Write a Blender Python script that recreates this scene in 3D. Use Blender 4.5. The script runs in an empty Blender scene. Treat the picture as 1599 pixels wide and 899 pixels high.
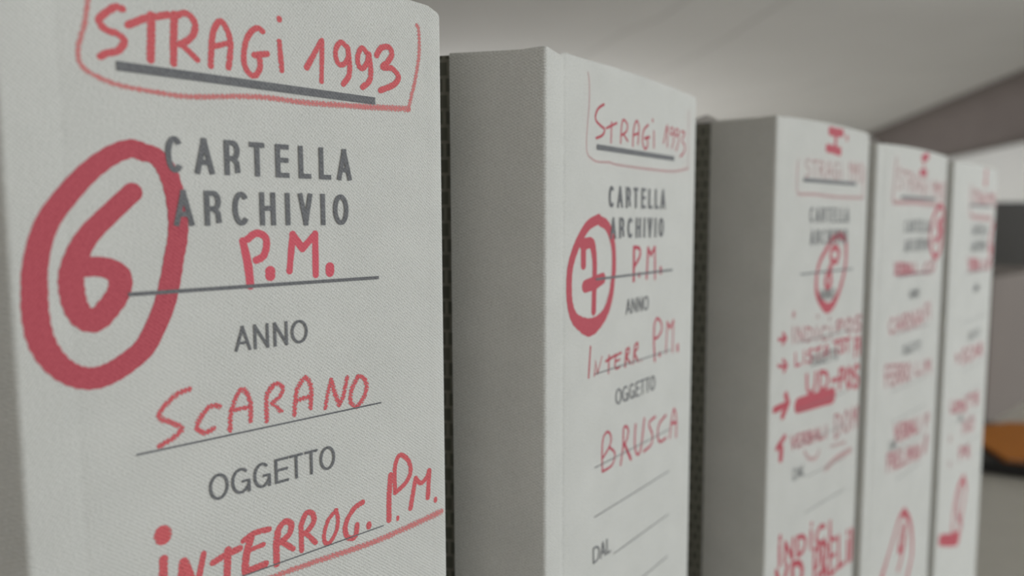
import bpy, bmesh, math, random
from mathutils import Vector, Matrix

# ------------------------------------------------------------------ camera, world, light, exposure
sc = bpy.context.scene
COL = sc.collection
PI = math.pi
TABLE = 0.75                      # height of the table top, metres
CAM_Z = TABLE + 0.296
ROOM = math.radians(-11)          # the room is turned 11 degrees clockwise to the view

cam_d = bpy.data.cameras.new('camera')
cam = bpy.data.objects.new('camera', cam_d)
COL.objects.link(cam)
cam_d.sensor_fit = 'HORIZONTAL'
cam_d.sensor_width = 36.0
cam_d.lens = 36.0 * 1135.04 / 1599.0
cam_d.clip_start = 0.01
cam_d.clip_end = 100
cam_d.dof.use_dof = True
cam_d.dof.focus_distance = 0.182
cam_d.dof.aperture_fstop = 8.0
cam_d.dof.aperture_blades = 0
cam.location = (0, 0, CAM_Z)
cam.rotation_euler = (Matrix.Rotation(math.radians(90 - 5.1876), 3, 'X') @ Matrix.Rotation(math.radians(-0.208), 3, 'Z')).to_euler()
sc.camera = cam

w = bpy.data.worlds.new('sky')
sc.world = w
w.use_nodes = True
w.node_tree.nodes['Background'].inputs[0].default_value = (0.78, 0.87, 1.0, 1)
w.node_tree.nodes['Background'].inputs[1].default_value = 1.0


def room_pt(x, y, z):
    """a point given in the room's own axes (x to its right wall, y along it)"""
    c, s = math.cos(ROOM), math.sin(ROOM)
    return Vector((c * x - s * y, s * x + c * y, z))


def window_and_fill_light(name, x, y, z, face, sx, sz, power, color):
    d = bpy.data.lights.new(name, 'AREA')
    d.shape = 'RECTANGLE'
    d.size, d.size_y = sx, sz
    d.energy = power
    d.color = color
    o = bpy.data.objects.new(name, d)
    COL.objects.link(o)
    o.location = room_pt(x, y, z)
    v = (Matrix.Rotation(ROOM, 3, 'Z') @ Vector(face)).normalized()
    o.rotation_euler = v.to_track_quat('-Z', 'Y').to_euler()
    return o


# daylight through the right window; left and rear ones are added, unseen fill lights
window_and_fill_light('daylight_and_fill', 4.66, 0.9, 1.55, (-1, 0, 0), 5.3, 1.6, 142, (0.96, 0.98, 1.0))
window_and_fill_light('daylight_and_fill', -3.70, 11.2, 1.35, (1, 0, 0), 5.6, 1.2, 225, (0.97, 0.98, 1.0))  # added fill, brightens the far right wall and the ceiling
window_and_fill_light('daylight_and_fill', -0.6, -3.70, 1.62, (0, 1, 0), 2.6, 1.5, 9, (1.0, 0.76, 0.52))  # added weak fill, warms the shaded left covers

sc.view_settings.view_transform = 'Standard'
sc.view_settings.look = 'None'
sc.view_settings.exposure = 0.2
sc.view_settings.gamma = 1.0
sc.view_settings.use_curve_mapping = False
sc.cycles.use_denoising = True
sc.cycles.max_bounces = 10
sc.cycles.diffuse_bounces = 6
sc.cycles.transparent_max_bounces = 24


# ------------------------------------------------------------------ helpers
def tag(o, label=None, cat=None, group=None, kind=None):
    if label: o['label'] = label
    if cat: o['category'] = cat
    if group: o['group'] = group
    if kind: o['kind'] = kind
    return o


def link_bm(name, bm, mat, parent=None, smooth=False):
    me = bpy.data.meshes.new(name)
    bmesh.ops.recalc_face_normals(bm, faces=bm.faces)
    bm.to_mesh(me)
    bm.free()
    if mat: me.materials.append(mat)
    if smooth:
        for p in me.polygons: p.use_smooth = True
        me.set_sharp_from_angle(angle=math.radians(50))
    o = bpy.data.objects.new(name, me)
    COL.objects.link(o)
    if parent: o.parent = parent
    return o


def empty(name, loc, rz=0.0):
    o = bpy.data.objects.new(name, None)
    o.empty_display_size = 0.05
    COL.objects.link(o)
    o.location = loc
    o.rotation_euler = (0, 0, rz)
    return o


def add_box(bm, lo, hi, bevel=0.0, M=None):
    x0, y0, z0 = lo
    x1, y1, z1 = hi
    vs = [bm.verts.new(p) for p in ((x0, y0, z0), (x1, y0, z0), (x1, y1, z0), (x0, y1, z0), (x0, y0, z1), (x1, y0, z1), (x1, y1, z1), (x0, y1, z1))]
    fs = [bm.faces.new([vs[i] for i in q]) for q in ((3, 2, 1, 0), (4, 5, 6, 7), (0, 1, 5, 4), (1, 2, 6, 5), (2, 3, 7, 6), (3, 0, 4, 7))]
    if bevel:
        es = list({e for f in fs for e in f.edges})
        r = bmesh.ops.bevel(bm, geom=es, offset=bevel, segments=2, affect='EDGES')
        vs = list({v for f in r['faces'] for v in f.verts} | {v for v in vs if v.is_valid})
    if M is not None:
        bmesh.ops.transform(bm, matrix=M, verts=vs)
    return vs


def box(name, lo, hi, mat, parent=None, bevel=0.0, M=None):
    bm = bmesh.new()
    add_box(bm, lo, hi, bevel, M)
    return link_bm(name, bm, mat, parent)


def prism(name, pts, z0, z1, mat, parent=None, bevel=0.0):
    bm = bmesh.new()
    a = [bm.verts.new((x, y, z0)) for x, y in pts]
    b = [bm.verts.new((x, y, z1)) for x, y in pts]
    n = len(pts)
    bm.faces.new(a[::-1])
    top = bm.faces.new(b)
    for i in range(n): bm.faces.new((a[i], a[(i + 1) % n], b[(i + 1) % n], b[i]))
    if bevel: bmesh.ops.bevel(bm, geom=list(top.edges), offset=bevel, segments=2, affect='EDGES')
    return link_bm(name, bm, mat, parent)


# ------------------------------------------------------------------ materials
def new_mat(name, col=(0.5, 0.5, 0.5), rough=0.7, spec=0.3):
    m = bpy.data.materials.new(name)
    m.use_nodes = True
    b = m.node_tree.nodes['Principled BSDF']
    b.inputs['Base Color'].default_value = (*col, 1)
    b.inputs['Roughness'].default_value = rough
    b.inputs['Specular IOR Level'].default_value = spec
    return m, m.node_tree, b


def mth(nt, op, a, b=None, c=None, clamp=False):
    n = nt.nodes.new('ShaderNodeMath')
    n.operation = op
    n.use_clamp = clamp
    for i, v in enumerate((a, b, c)):
        if v is None: continue
        if isinstance(v, (int, float)): n.inputs[i].default_value = v
        else: nt.links.new(v, n.inputs[i])
    return n.outputs[0]


def weave_group():
    """cloth relief of the folders: a fine twill, in folder coordinates; outputs 0..1"""
    g = bpy.data.node_groups.new('cloth_weave', 'ShaderNodeTree')
    g.interface.new_socket('Height', in_out='OUTPUT', socket_type='NodeSocketFloat')
    g.interface.new_socket('Mottle', in_out='OUTPUT', socket_type='NodeSocketFloat')
    out = g.nodes.new('NodeGroupOutput')
    tc = g.nodes.new('ShaderNodeTexCoord')
    vm = g.nodes.new('ShaderNodeVectorMath')
    vm.operation = 'SCALE'
    vm.inputs['Scale'].default_value = 1000.0            # millimetres
    g.links.new(tc.outputs['Object'], vm.inputs[0])
    wob = g.nodes.new('ShaderNodeTexNoise')
    wob.inputs['Scale'].default_value = 0.35
    wob.inputs['Detail'].default_value = 2
    g.links.new(vm.outputs[0], wob.inputs['Vector'])
    sp = g.nodes.new('ShaderNodeSeparateXYZ')
    g.links.new(vm.outputs[0], sp.inputs[0])
    x = mth(g, 'ADD', sp.outputs['X'], sp.outputs['Y'])
    z = sp.outputs['Z']
    wv = mth(g, 'MULTIPLY', wob.outputs['Fac'], 3.0)
    d1 = mth(g, 'ADD', mth(g, 'ADD', mth(g, 'MULTIPLY', x, 2 * PI * 0.95), mth(g, 'MULTIPLY', z, 2 * PI * 1.15)), wv)
    d2 = mth(g, 'ADD', mth(g, 'SUBTRACT', mth(g, 'MULTIPLY', x, 2 * PI * 1.5), mth(g, 'MULTIPLY', z, 2 * PI * 1.0)), wv)
    s1 = mth(g, 'SINE', d1)
    s2 = mth(g, 'SINE', d2)
    no = g.nodes.new('ShaderNodeTexNoise')
    no.inputs['Scale'].default_value = 2.2
    no.inputs['Detail'].default_value = 2
    g.links.new(vm.outputs[0], no.inputs['Vector'])
    h = mth(g, 'ADD', mth(g, 'MULTIPLY', s1, 0.16), mth(g, 'MULTIPLY', s2, 0.13))
    h = mth(g, 'ADD', h, mth(g, 'MULTIPLY', mth(g, 'SUBTRACT', no.outputs['Fac'], 0.5), 1.3))
    h = mth(g, 'ADD', h, 0.5, clamp=True)
    g.links.new(h, out.inputs['Height'])
    mo = g.nodes.new('ShaderNodeTexNoise')
    mo.inputs['Scale'].default_value = 0.06
    mo.inputs['Detail'].default_value = 4
    g.links.new(vm.outputs[0], mo.inputs['Vector'])
    g.links.new(mo.outputs['Fac'], out.inputs['Mottle'])
    return g


WEAVE = weave_group()


def cloth_bump(nt, b, strength=0.9):
    gr = nt.nodes.new('ShaderNodeGroup')
    gr.node_tree = WEAVE
    bu = nt.nodes.new('ShaderNodeBump')
    bu.inputs['Strength'].default_value = strength
    bu.inputs['Distance'].default_value = 0.00016
    nt.links.new(gr.outputs['Height'], bu.inputs['Height'])
    nt.links.new(bu.outputs[0], b.inputs['Normal'])
    return gr


def mixcol(nt, fac, a, b):
    n = nt.nodes.new('ShaderNodeMix')
    n.data_type = 'RGBA'
    nt.links.new(fac, n.inputs[0])
    n.inputs[6].default_value = (*a, 1)
    n.inputs[7].default_value = (*b, 1)
    return n.outputs[2]


def cloth_mat(name, dark, light):
    m, nt, b = new_mat(name, rough=0.9, spec=0.15)
    gr = cloth_bump(nt, b)
    f = mth(nt, 'ADD', mth(nt, 'MULTIPLY', gr.outputs['Height'], 0.75), mth(nt, 'MULTIPLY', gr.outputs['Mottle'], 0.35), clamp=True)
    nt.links.new(mixcol(nt, f, dark, light), b.inputs['Base Color'])
    return m


def ink_mat(name, col, body=1.0, alpha=1.0, col2=None, rough=0.7, edge=0.9, soft=0.14):
    """ink soaked in the cloth: it covers where weave height + distance to the edge of the stroke is enough,
    so edges are ragged and a pen that runs dry (small body) leaves the hollows of the weave blank"""
    m, nt, b = new_mat(name, col, rough=rough, spec=0.2)
    gr = cloth_bump(nt, b, 0.6)
    if col2:
        nt.links.new(mixcol(nt, gr.outputs['Height'], col, col2), b.inputs['Base Color'])
    uv = nt.nodes.new('ShaderNodeUVMap')
    sp = nt.nodes.new('ShaderNodeSeparateXYZ')
    nt.links.new(uv.outputs[0], sp.inputs[0])
    e = mth(nt, 'MULTIPLY', mth(nt, 'MINIMUM', sp.outputs['X'], mth(nt, 'SUBTRACT', 1.0, sp.outputs['X'])), 2.0)   # 0 edge .. 1 middle
    e = mth(nt, 'MULTIPLY', mth(nt, 'POWER', e, 0.6), edge)
    v = mth(nt, 'ADD', mth(nt, 'ADD', gr.outputs['Height'], e), body - 1.35)
    a = mth(nt, 'ADD', mth(nt, 'DIVIDE', v, 2 * soft), 0.5, clamp=True)
    nt.links.new(mth(nt, 'MULTIPLY', a, alpha), b.inputs['Alpha'])
    return m


CLOTH = cloth_mat('grey_cloth', (0.42, 0.43, 0.40), (0.68, 0.685, 0.645))
INK = {
    'marker': ink_mat('red_marker', (0.34, 0.045, 0.065), body=1.5, col2=(0.55, 0.12, 0.145)),
    'felt': ink_mat('red_felt_pen', (0.48, 0.07, 0.085), body=0.72, col2=(0.66, 0.16, 0.165)),
    'felt2': ink_mat('red_felt_pen_dense', (0.54, 0.08, 0.11), body=0.95, col2=(0.64, 0.13, 0.16)),
    'dry': ink_mat('red_pen_running_dry', (0.52, 0.085, 0.10), body=0.46, edge=0.8, col2=(0.64, 0.14, 0.15)),
    'faded': ink_mat('red_pen_dry_stroke', (0.60, 0.17, 0.17), body=0.46, edge=0.8, alpha=0.85, col2=(0.70, 0.26, 0.25)),
    'pen': ink_mat('red_pen', (0.50, 0.09, 0.115), body=1.5, alpha=0.8),
    'pen2': ink_mat('red_pen_firm', (0.50, 0.075, 0.11), body=1.5, alpha=0.85),
    'penlight': ink_mat('red_pen_light', (0.55, 0.12, 0.16), body=1.5, alpha=0.5),
    'penfaint': ink_mat('red_pen_faint', (0.60, 0.17, 0.20), body=1.5, alpha=0.33),
    'print': ink_mat('grey_print', (0.09, 0.095, 0.10), body=3.0, alpha=1.0, edge=1.2, col2=(0.20, 0.205, 0.21)),
}


def patterned_paper():
    """dark grey-green cover paper with a worn interlocking pattern of pale strokes"""
    m, nt, b = new_mat('patterned_cover_paper', rough=0.6)
    tc = nt.nodes.new('ShaderNodeTexCoord')
    mp = nt.nodes.new('ShaderNodeMapping')
    mp.inputs['Rotation'].default_value = (PI / 2, 0, 0)
    nt.links.new(tc.outputs['UV'], mp.inputs[0])
    mp.inputs['Rotation'].default_value = (0, 0, 0)
    br = nt.nodes.new('ShaderNodeTexBrick')
    br.inputs['Scale'].default_value = 1.0
    br.inputs['Brick Width'].default_value = 0.0038
    br.inputs['Row Height'].default_value = 0.0047
    br.inputs['Mortar Size'].default_value = 0.0006
    br.inputs['Mortar Smooth'].default_value = 0.4
    br.offset = 0.37
    br.inputs['Color1'].default_value = (0.11, 0.115, 0.09, 1)
    br.inputs['Color2'].default_value = (0.15, 0.15, 0.12, 1)
    br.inputs['Mortar'].default_value = (0.27, 0.265, 0.22, 1)
    nt.links.new(mp.outputs[0], br.inputs['Vector'])
    no = nt.nodes.new('ShaderNodeTexNoise')
    no.inputs['Scale'].default_value = 320
    no.inputs['Detail'].default_value = 3
    nt.links.new(tc.outputs['UV'], no.inputs['Vector'])
    mx = nt.nodes.new('ShaderNodeMix')
    mx.data_type = 'RGBA'
    nt.links.new(mth(nt, 'MULTIPLY', no.outputs['Fac'], 0.55), mx.inputs[0])
    nt.links.new(br.outputs['Color'], mx.inputs[6])
    mx.inputs[7].default_value = (0.13, 0.135, 0.11, 1)
    nt.links.new(mx.outputs[2], b.inputs['Base Color'])
    return m


def noise_mat(name, c1, c2, scale, rough=0.7, bump=0.0, dist=0.001, stretch=(1, 1, 1), spec=0.3):
    m, nt, b = new_mat(name, c1, rough, spec)
    tc = nt.nodes.new('ShaderNodeTexCoord')
    mp = nt.nodes.new('ShaderNodeMapping')
    mp.inputs['Scale'].default_value = stretch
    nt.links.new(tc.outputs['Object'], mp.inputs[0])
    no = nt.nodes.new('ShaderNodeTexNoise')
    no.inputs['Scale'].default_value = scale
    no.inputs['Detail'].default_value = 5
    nt.links.new(mp.outputs[0], no.inputs['Vector'])
    nt.links.new(mixcol(nt, no.outputs['Fac'], c1, c2), b.inputs['Base Color'])
    if bump:
        bu = nt.nodes.new('ShaderNodeBump')
        bu.inputs['Strength'].default_value = bump
        bu.inputs['Distance'].default_value = dist
        nt.links.new(no.outputs['Fac'], bu.inputs['Height'])
        nt.links.new(bu.outputs[0], b.inputs['Normal'])
    return m


PATTERN = patterned_paper()
BOARD = noise_mat('grey_board', (0.30, 0.29, 0.26), (0.38, 0.37, 0.33), 300)
PAPER = noise_mat('white_paper', (0.78, 0.78, 0.76), (0.84, 0.84, 0.82), 60)
CEILING = noise_mat('ceiling_plaster', (0.60, 0.595, 0.57), (0.66, 0.655, 0.63), 1.3, 0.9, 0.15, 0.01)
WALL = noise_mat('white_wall_paint', (0.70, 0.70, 0.67), (0.75, 0.75, 0.72), 1.1, 0.9, 0.1, 0.004)
WALL_DARK = noise_mat('brown_bounce_damping_wall', (0.13, 0.10, 0.078), (0.17, 0.13, 0.10), 1.1, 0.8)  # unseen walls, coloured dark brown to cut bounce light on the covers
BEAM = noise_mat('taupe_beam_shade', (0.145, 0.122, 0.112), (0.175, 0.15, 0.137), 2.0, 0.85)  # dark taupe puts the shaded band under the ceiling into the colour
SEAM = noise_mat('seam_filler', (0.42, 0.41, 0.39), (0.5, 0.49, 0.47), 6.0, 0.9)
FLOOR = noise_mat('warm_stone_floor', (0.47, 0.44, 0.39), (0.53, 0.50, 0.45), 2.0, 0.5)
TABLETOP = noise_mat('beige_table_laminate', (0.40, 0.38, 0.33), (0.46, 0.44, 0.39), 45, 0.45)
METAL = noise_mat('grey_painted_metal', (0.25, 0.25, 0.25), (0.3, 0.3, 0.3), 20, 0.4)
BLACK = noise_mat('black_plastic', (0.018, 0.018, 0.018), (0.03, 0.03, 0.028), 90, 0.45)
SCREEN = noise_mat('switched_off_screen', (0.028, 0.025, 0.018), (0.034, 0.03, 0.022), 4, 0.45)
CARD = noise_mat('beige_cardboard', (0.135, 0.115, 0.10), (0.165, 0.14, 0.12), 40, 0.85, 0.2, 0.0005, (1, 1, 0.1))
LEATHER = noise_mat('tan_leather', (0.36, 0.125, 0.02), (0.45, 0.165, 0.028), 70, 0.6, 0.3, 0.0005, spec=0.1)
GLASS, _nt, _b = new_mat('window_glass', (1, 1, 1), 0.02)
_b.inputs['Transmission Weight'].default_value = 1.0
_b.inputs['IOR'].default_value = 1.05
FRAME = noise_mat('white_window_frame', (0.72, 0.72, 0.70), (0.78, 0.78, 0.76), 9, 0.5)

# ------------------------------------------------------------------ the room (closed shell)
RM = Matrix.Rotation(ROOM, 4, 'Z')
X0, X1, Y0, Y1, ZC = -3.6, 4.55, -3.6, 15.0, CAM_Z + 1.6


def struct(name, boxes, mat, bevel=0.0):
    bm = bmesh.new()
    for lo, hi in boxes: add_box(bm, lo, hi, bevel)
    bmesh.ops.transform(bm, matrix=RM, verts=bm.verts)
    o = link_bm(name, bm, mat)
    o['kind'] = 'structure'
    return o


struct('floor', [((X0 - .2, Y0 - .2, -0.1), (X1 + .2, Y1 + .2, 0))], FLOOR)
ceiling = struct('ceiling', [((X0 - .2, Y0 - .2, ZC), (X1 + .2, Y1 + .2, ZC + 0.1))], CEILING)
UY0, UY1, UZ0, UZ1 = 8.3, 14.1, 0.70, 2.0
struct('wall_left', [((X0 - .15, Y0, 0), (X0, UY0, ZC)), ((X0 - .15, UY1, 0), (X0, Y1, ZC)),
                     ((X0 - .15, UY0, 0), (X0, UY1, UZ0)), ((X0 - .15, UY0, UZ1), (X0, UY1, ZC))], WALL_DARK)
struct('wall_far', [((X0 - .15, Y1, 0), (X1 + .15, Y1 + .15, ZC))], WALL)
WY0, WY1, WZ0, WZ1 = -1.8, 3.6, 0.70, 2.45
struct('wall_right', [((X1, Y0, 0), (X1 + .15, WY0, ZC)), ((X1, WY1, 0), (X1 + .15, Y1, ZC)),
                      ((X1, WY0, 0), (X1 + .15, WY1, WZ0)), ((X1, WY0, WZ1), (X1 + .15, WY1, ZC))], WALL)
VX0, VX1 = -2.0, 0.8
struct('wall_near', [((X0, Y0 - .15, 0), (VX0, Y0, ZC)), ((VX1, Y0 - .15, 0), (X1, Y0, ZC)),
                     ((VX0, Y0 - .15, 0), (VX1, Y0, WZ0)), ((VX0, Y0 - .15, WZ1), (VX1, Y0, ZC))], WALL_DARK)


def window(name, axis, pos, a, b, z0, z1):
    t = 0.05
    bm = bmesh.new()

    def bar(p, q, r, s):
        if axis == 'x': add_box(bm, (pos, p, r), (pos + .06, q, s))
        else: add_box(bm, (p, pos, r), (q, pos + .06, s))
    n = max(2, round((b - a) / 1.4))
    for k in range(n + 1):
        c = a + t / 2 + (b - a - t) * k / n
        bar(c - t / 2, c + t / 2, z0, z1)
    bar(a, b, z0, z0 + t)
    bar(a, b, z1 - t, z1)
    bmesh.ops.transform(bm, matrix=RM, verts=bm.verts)
    o = link_bm(name, bm, FRAME)
    o['kind'] = 'structure'
    return o


window('window_1', 'x', X1 + .03, WY0, WY1, WZ0, WZ1)
window('fill_window_2', 'y', Y0 - .09, VX0, VX1, WZ0, WZ1)  # added unseen opening for the warm rear fill
window('fill_window_3', 'x', X0 - .09, UY0, UY1, UZ0, UZ1)  # added unseen opening for the left fill light

# beam along the right wall, under the ceiling, with a coved foot to the ceiling; its colour carries the shade
bm = bmesh.new()
BX, BZ = 4.20, CAM_Z + 0.97
prof = [(X1, BZ), (BX + 0.04, BZ), (BX, BZ + 0.04), (BX, ZC - 0.35)]
for k in range(1, 9):
    a = k / 8 * PI / 2
    prof.append((BX - 0.35 * (1 - math.cos(a)), ZC - 0.35 + 0.35 * math.sin(a)))
prof.append((X1, ZC))
ra = [bm.verts.new((x, WY1 + 0.6, z)) for x, z in prof]
rb = [bm.verts.new((x, Y1, z)) for x, z in prof]
for i in range(len(prof)): bm.faces.new((ra[i], ra[(i + 1) % len(prof)], rb[(i + 1) % len(prof)], rb[i]))
bm.faces.new(ra); bm.faces.new(rb[::-1])
bmesh.ops.transform(bm, matrix=RM, verts=bm.verts)
beam = link_bm('trim_1', bm, BEAM)
beam['kind'] = 'structure'

# faint hand-filled seams on the ceiling
SEAMS = [[(0.60, 7.6), (0.754, 7.03), (0.961, 6.34), (1.179, 5.91), (1.32, 5.2)],
         [(1.50, 8.4), (1.725, 7.51), (1.898, 6.56), (1.974, 5.73), (2.05, 5.0)],
         [(2.9, 10.2), (3.2, 9.5), (3.53, 8.96), (3.7, 8.2)]]


def seam(pts, wd):
    bm = bmesh.new()
    prev = None
    for i, (x, y) in enumerate(pts):
        a = pts[max(i - 1, 0)]
        b = pts[min(i + 1, len(pts) - 1)]
        d = Vector((b[0] - a[0], b[1] - a[1], 0)).normalized()
        n = Vector((-d.y, d.x, 0)) * wd * (0.6 if i in (0, len(pts) - 1) else 1)
        c = Vector((x, y, ZC))
        row = [bm.verts.new(c - n), bm.verts.new(c - Vector((0, 0, 0.004))), bm.verts.new(c + n)]
        if prev:
            for k in range(2): bm.faces.new((prev[k], prev[k + 1], row[k + 1], row[k]))
        prev = row
    return link_bm('ceiling_seam', bm, SEAM, ceiling)


for s in SEAMS: seam(s, 0.012)

# ------------------------------------------------------------------ the table and what lies beyond the folders
table = empty('table', (0.1, 0.9, 0), 0)
tag(table, 'wide table with a beige laminate top that carries the row of archive folders', 'table')
box('table_top', (-1.3, -1.15, TABLE - 0.03), (1.3, 0.95, TABLE), TABLETOP, table, 0.003)
for sx in (-1, 1):
    for y in (-1.05, 0.85):
        bm = bmesh.new()
        add_box(bm, (sx * 1.2 - 0.025, y - 0.025, 0), (sx * 1.2 + 0.025, y + 0.025, TABLE - 0.03), 0.003)
        link_bm('leg', bm, METAL, table)

# closed black laptop
lap = empty('closed_laptop', (0.544, 0.8325, TABLE), math.radians(-26))
tag(lap, 'closed black laptop lying flat beyond the last folder, under a tan leather folio', 'laptop')
box('base', (-0.06, 0, 0.0012), (0.32, 0.20, 0.0075), BLACK, lap, 0.0015)
box('lid', (-0.06, 0.001, 0.0085), (0.32, 0.20, 0.0155), BLACK, lap, 0.002)
box('hinge', (0.0, 0.196, 0.005), (0.26, 0.203, 0.011), METAL, lap, 0.001)
for px, py in ((-0.04, 0.02), (0.29, 0.02), (-0.04, 0.18), (0.29, 0.18)):
    box('foot', (px, py, 0), (px + 0.018, py + 0.006, 0.0014), BLACK, lap)

# tan leather folio on the laptop
folio = empty('leather_folio', (0, 0, TABLE + 0.0157))
tag(folio, 'tan orange leather folio with a slanted corner, lying on the closed laptop', 'folio')
FP = [(0.572, 0.824), (0.606, 0.8085), (0.80, 0.730), (0.87, 0.92), (0.700, 0.972), (0.680, 0.975), (0.655, 0.966), (0.627, 0.954), (0.598, 0.93), (0.583, 0.888)]
prism('back_cover', FP, 0.0, 0.0016, LEATHER, folio, 0.0005)
C0 = (0.69, 0.87)
prism('sheets', [(C0[0] + (x - C0[0]) * 0.96, C0[1] + (y - C0[1]) * 0.96) for x, y in FP], 0.0014, 0.0036, PAPER, folio)
prism('front_cover', FP, 0.0034, 0.0052, LEATHER, folio, 0.0007)

# beige cardboard box behind
cb = empty('cardboard_box', (0.6787, 1.023, TABLE), math.atan2(0.1077, 0.1199))
tag(cb, 'plain beige cardboard box behind the tan leather folio', 'box')
BH = 0.212
box('front_wall', (0.0, 0, 0), (0.34, 0.004, BH), CARD, cb)
box('rear_wall', (0.0, 0.116, 0), (0.34, 0.12, BH), CARD, cb)
box('side_wall', (0.0, 0.004, 0), (0.004, 0.116, BH), CARD, cb)
box('side_wall', (0.336, 0.004, 0), (0.34, 0.116, BH), CARD, cb)
box('lid_flap', (0.0, 0, BH), (0.34, 0.059, BH + 0.003), CARD, cb)
box('lid_flap', (0.0, 0.061, BH), (0.34, 0.12, BH + 0.003), CARD, cb)
box('base_panel', (0.004, 0.004, 0), (0.336, 0.116, 0.004), CARD, cb)

# dark monitor behind the box
mon = empty('monitor', (1.10, 1.42, TABLE), math.radians(0))
tag(mon, 'switched-off dark monitor standing behind the cardboard box', 'monitor')
TOPZ = 0.296 + 0.034
box('housing', (-0.235, -0.055, TOPZ - 0.30), (0.30, -0.035, TOPZ), BLACK, mon, 0.004)
box('screen', (-0.228, -0.0565, TOPZ - 0.285), (0.293, -0.055, TOPZ - 0.007), SCREEN, mon)
box('neck', (0.0, -0.035, 0.02), (0.07, -0.012, 0.20), BLACK, mon, 0.004)
box('stand_base', (-0.09, -0.07, 0.0), (0.16, 0.09, 0.012), BLACK, mon, 0.004)

# ------------------------------------------------------------------ folder sizes, printed layout and handwriting (millimetres)
FOLDERS = [{"x": -87.56, "y": 126.42, "yaw": 44.76, "W": 99.18, "H": 351.69, "barx": 18.93, "barz": 325.52, "k": 1.0},
 {"x": 9.81, "y": 211.16, "yaw": 37.59, "W": 104.92, "H": 345.07, "barx": 28.11, "barz": 319.59, "k": 0.9737},
 {"x": 112.33, "y": 312.31, "yaw": 47.271, "W": 98.0, "H": 340.35, "barx": 25.19, "barz": 314.38, "k": 0.9853},
 {"x": 188.98, "y": 380.03, "yaw": 46.182, "W": 118.05, "H": 335.78, "barx": 36.77, "barz": 308.88, "k": 1.0242},
 {"x": 280.47, "y": 465.13, "yaw": 44.236, "W": 123.45, "H": 333.25, "barx": 44.01, "barz": 306.16, "k": 1.0733}]
LINES = {"bar": [0.0, 0.0, 58.06, 1.75], "l1": [-43.21, 0.0, 58.06, 0.8], "l2": [-74.99, 0.0, 58.06, 0.38], "l3": [-107.24, 0.0, 58.06, 0.3], "l4": [-124.56, 0.0, 58.06, 0.3], "l5": [-142.52, 13.48, 58.06, 0.3], "l6": [-160.28, 12.0, 58.06, 0.3]}
WORDS = {"CARTELLA": [-12.21, -19.52, 1.1, [["C", 8.11, 11.71], ["A", 13.81, 17.81], ["R", 19.97, 23.44], ["T", 25.49, 28.92], ["E", 31.45, 34.68], ["L", 37.03, 40.09], ["L", 42.22, 45.25], ["A", 46.96, 50.83]]],
 "ARCHIVIO": [-22.84, -30.1, 1.1, [["A", 9.18, 13.23], ["R", 15.38, 18.99], ["C", 21.33, 25.16], ["H", 27.42, 31.08], ["I", 33.54, 34.47], ["V", 36.68, 40.16], ["I", 42.4, 43.41], ["O", 45.62, 49.73]]],
 "ANNO": [-51.66, -57.12, 0.62, [["A", 20.68, 24.32], ["N", 24.99, 28.48], ["N", 29.63, 33.04], ["O", 33.84, 38.03]]],
 "OGGETTO": [-82.78, -88.58, 0.62, [["O", 13.89, 18.15], ["G", 18.75, 23.05], ["G", 23.76, 27.81], ["E", 28.84, 32.19], ["T", 32.46, 35.84], ["T", 36.36, 39.69], ["O", 40.24, 44.38]]],
 "DAL": [-135.15, -140.96, 0.62, [["D", -0.65, 3.72], ["A", 4.12, 7.77], ["L", 8.4, 11.48]]]}
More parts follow.
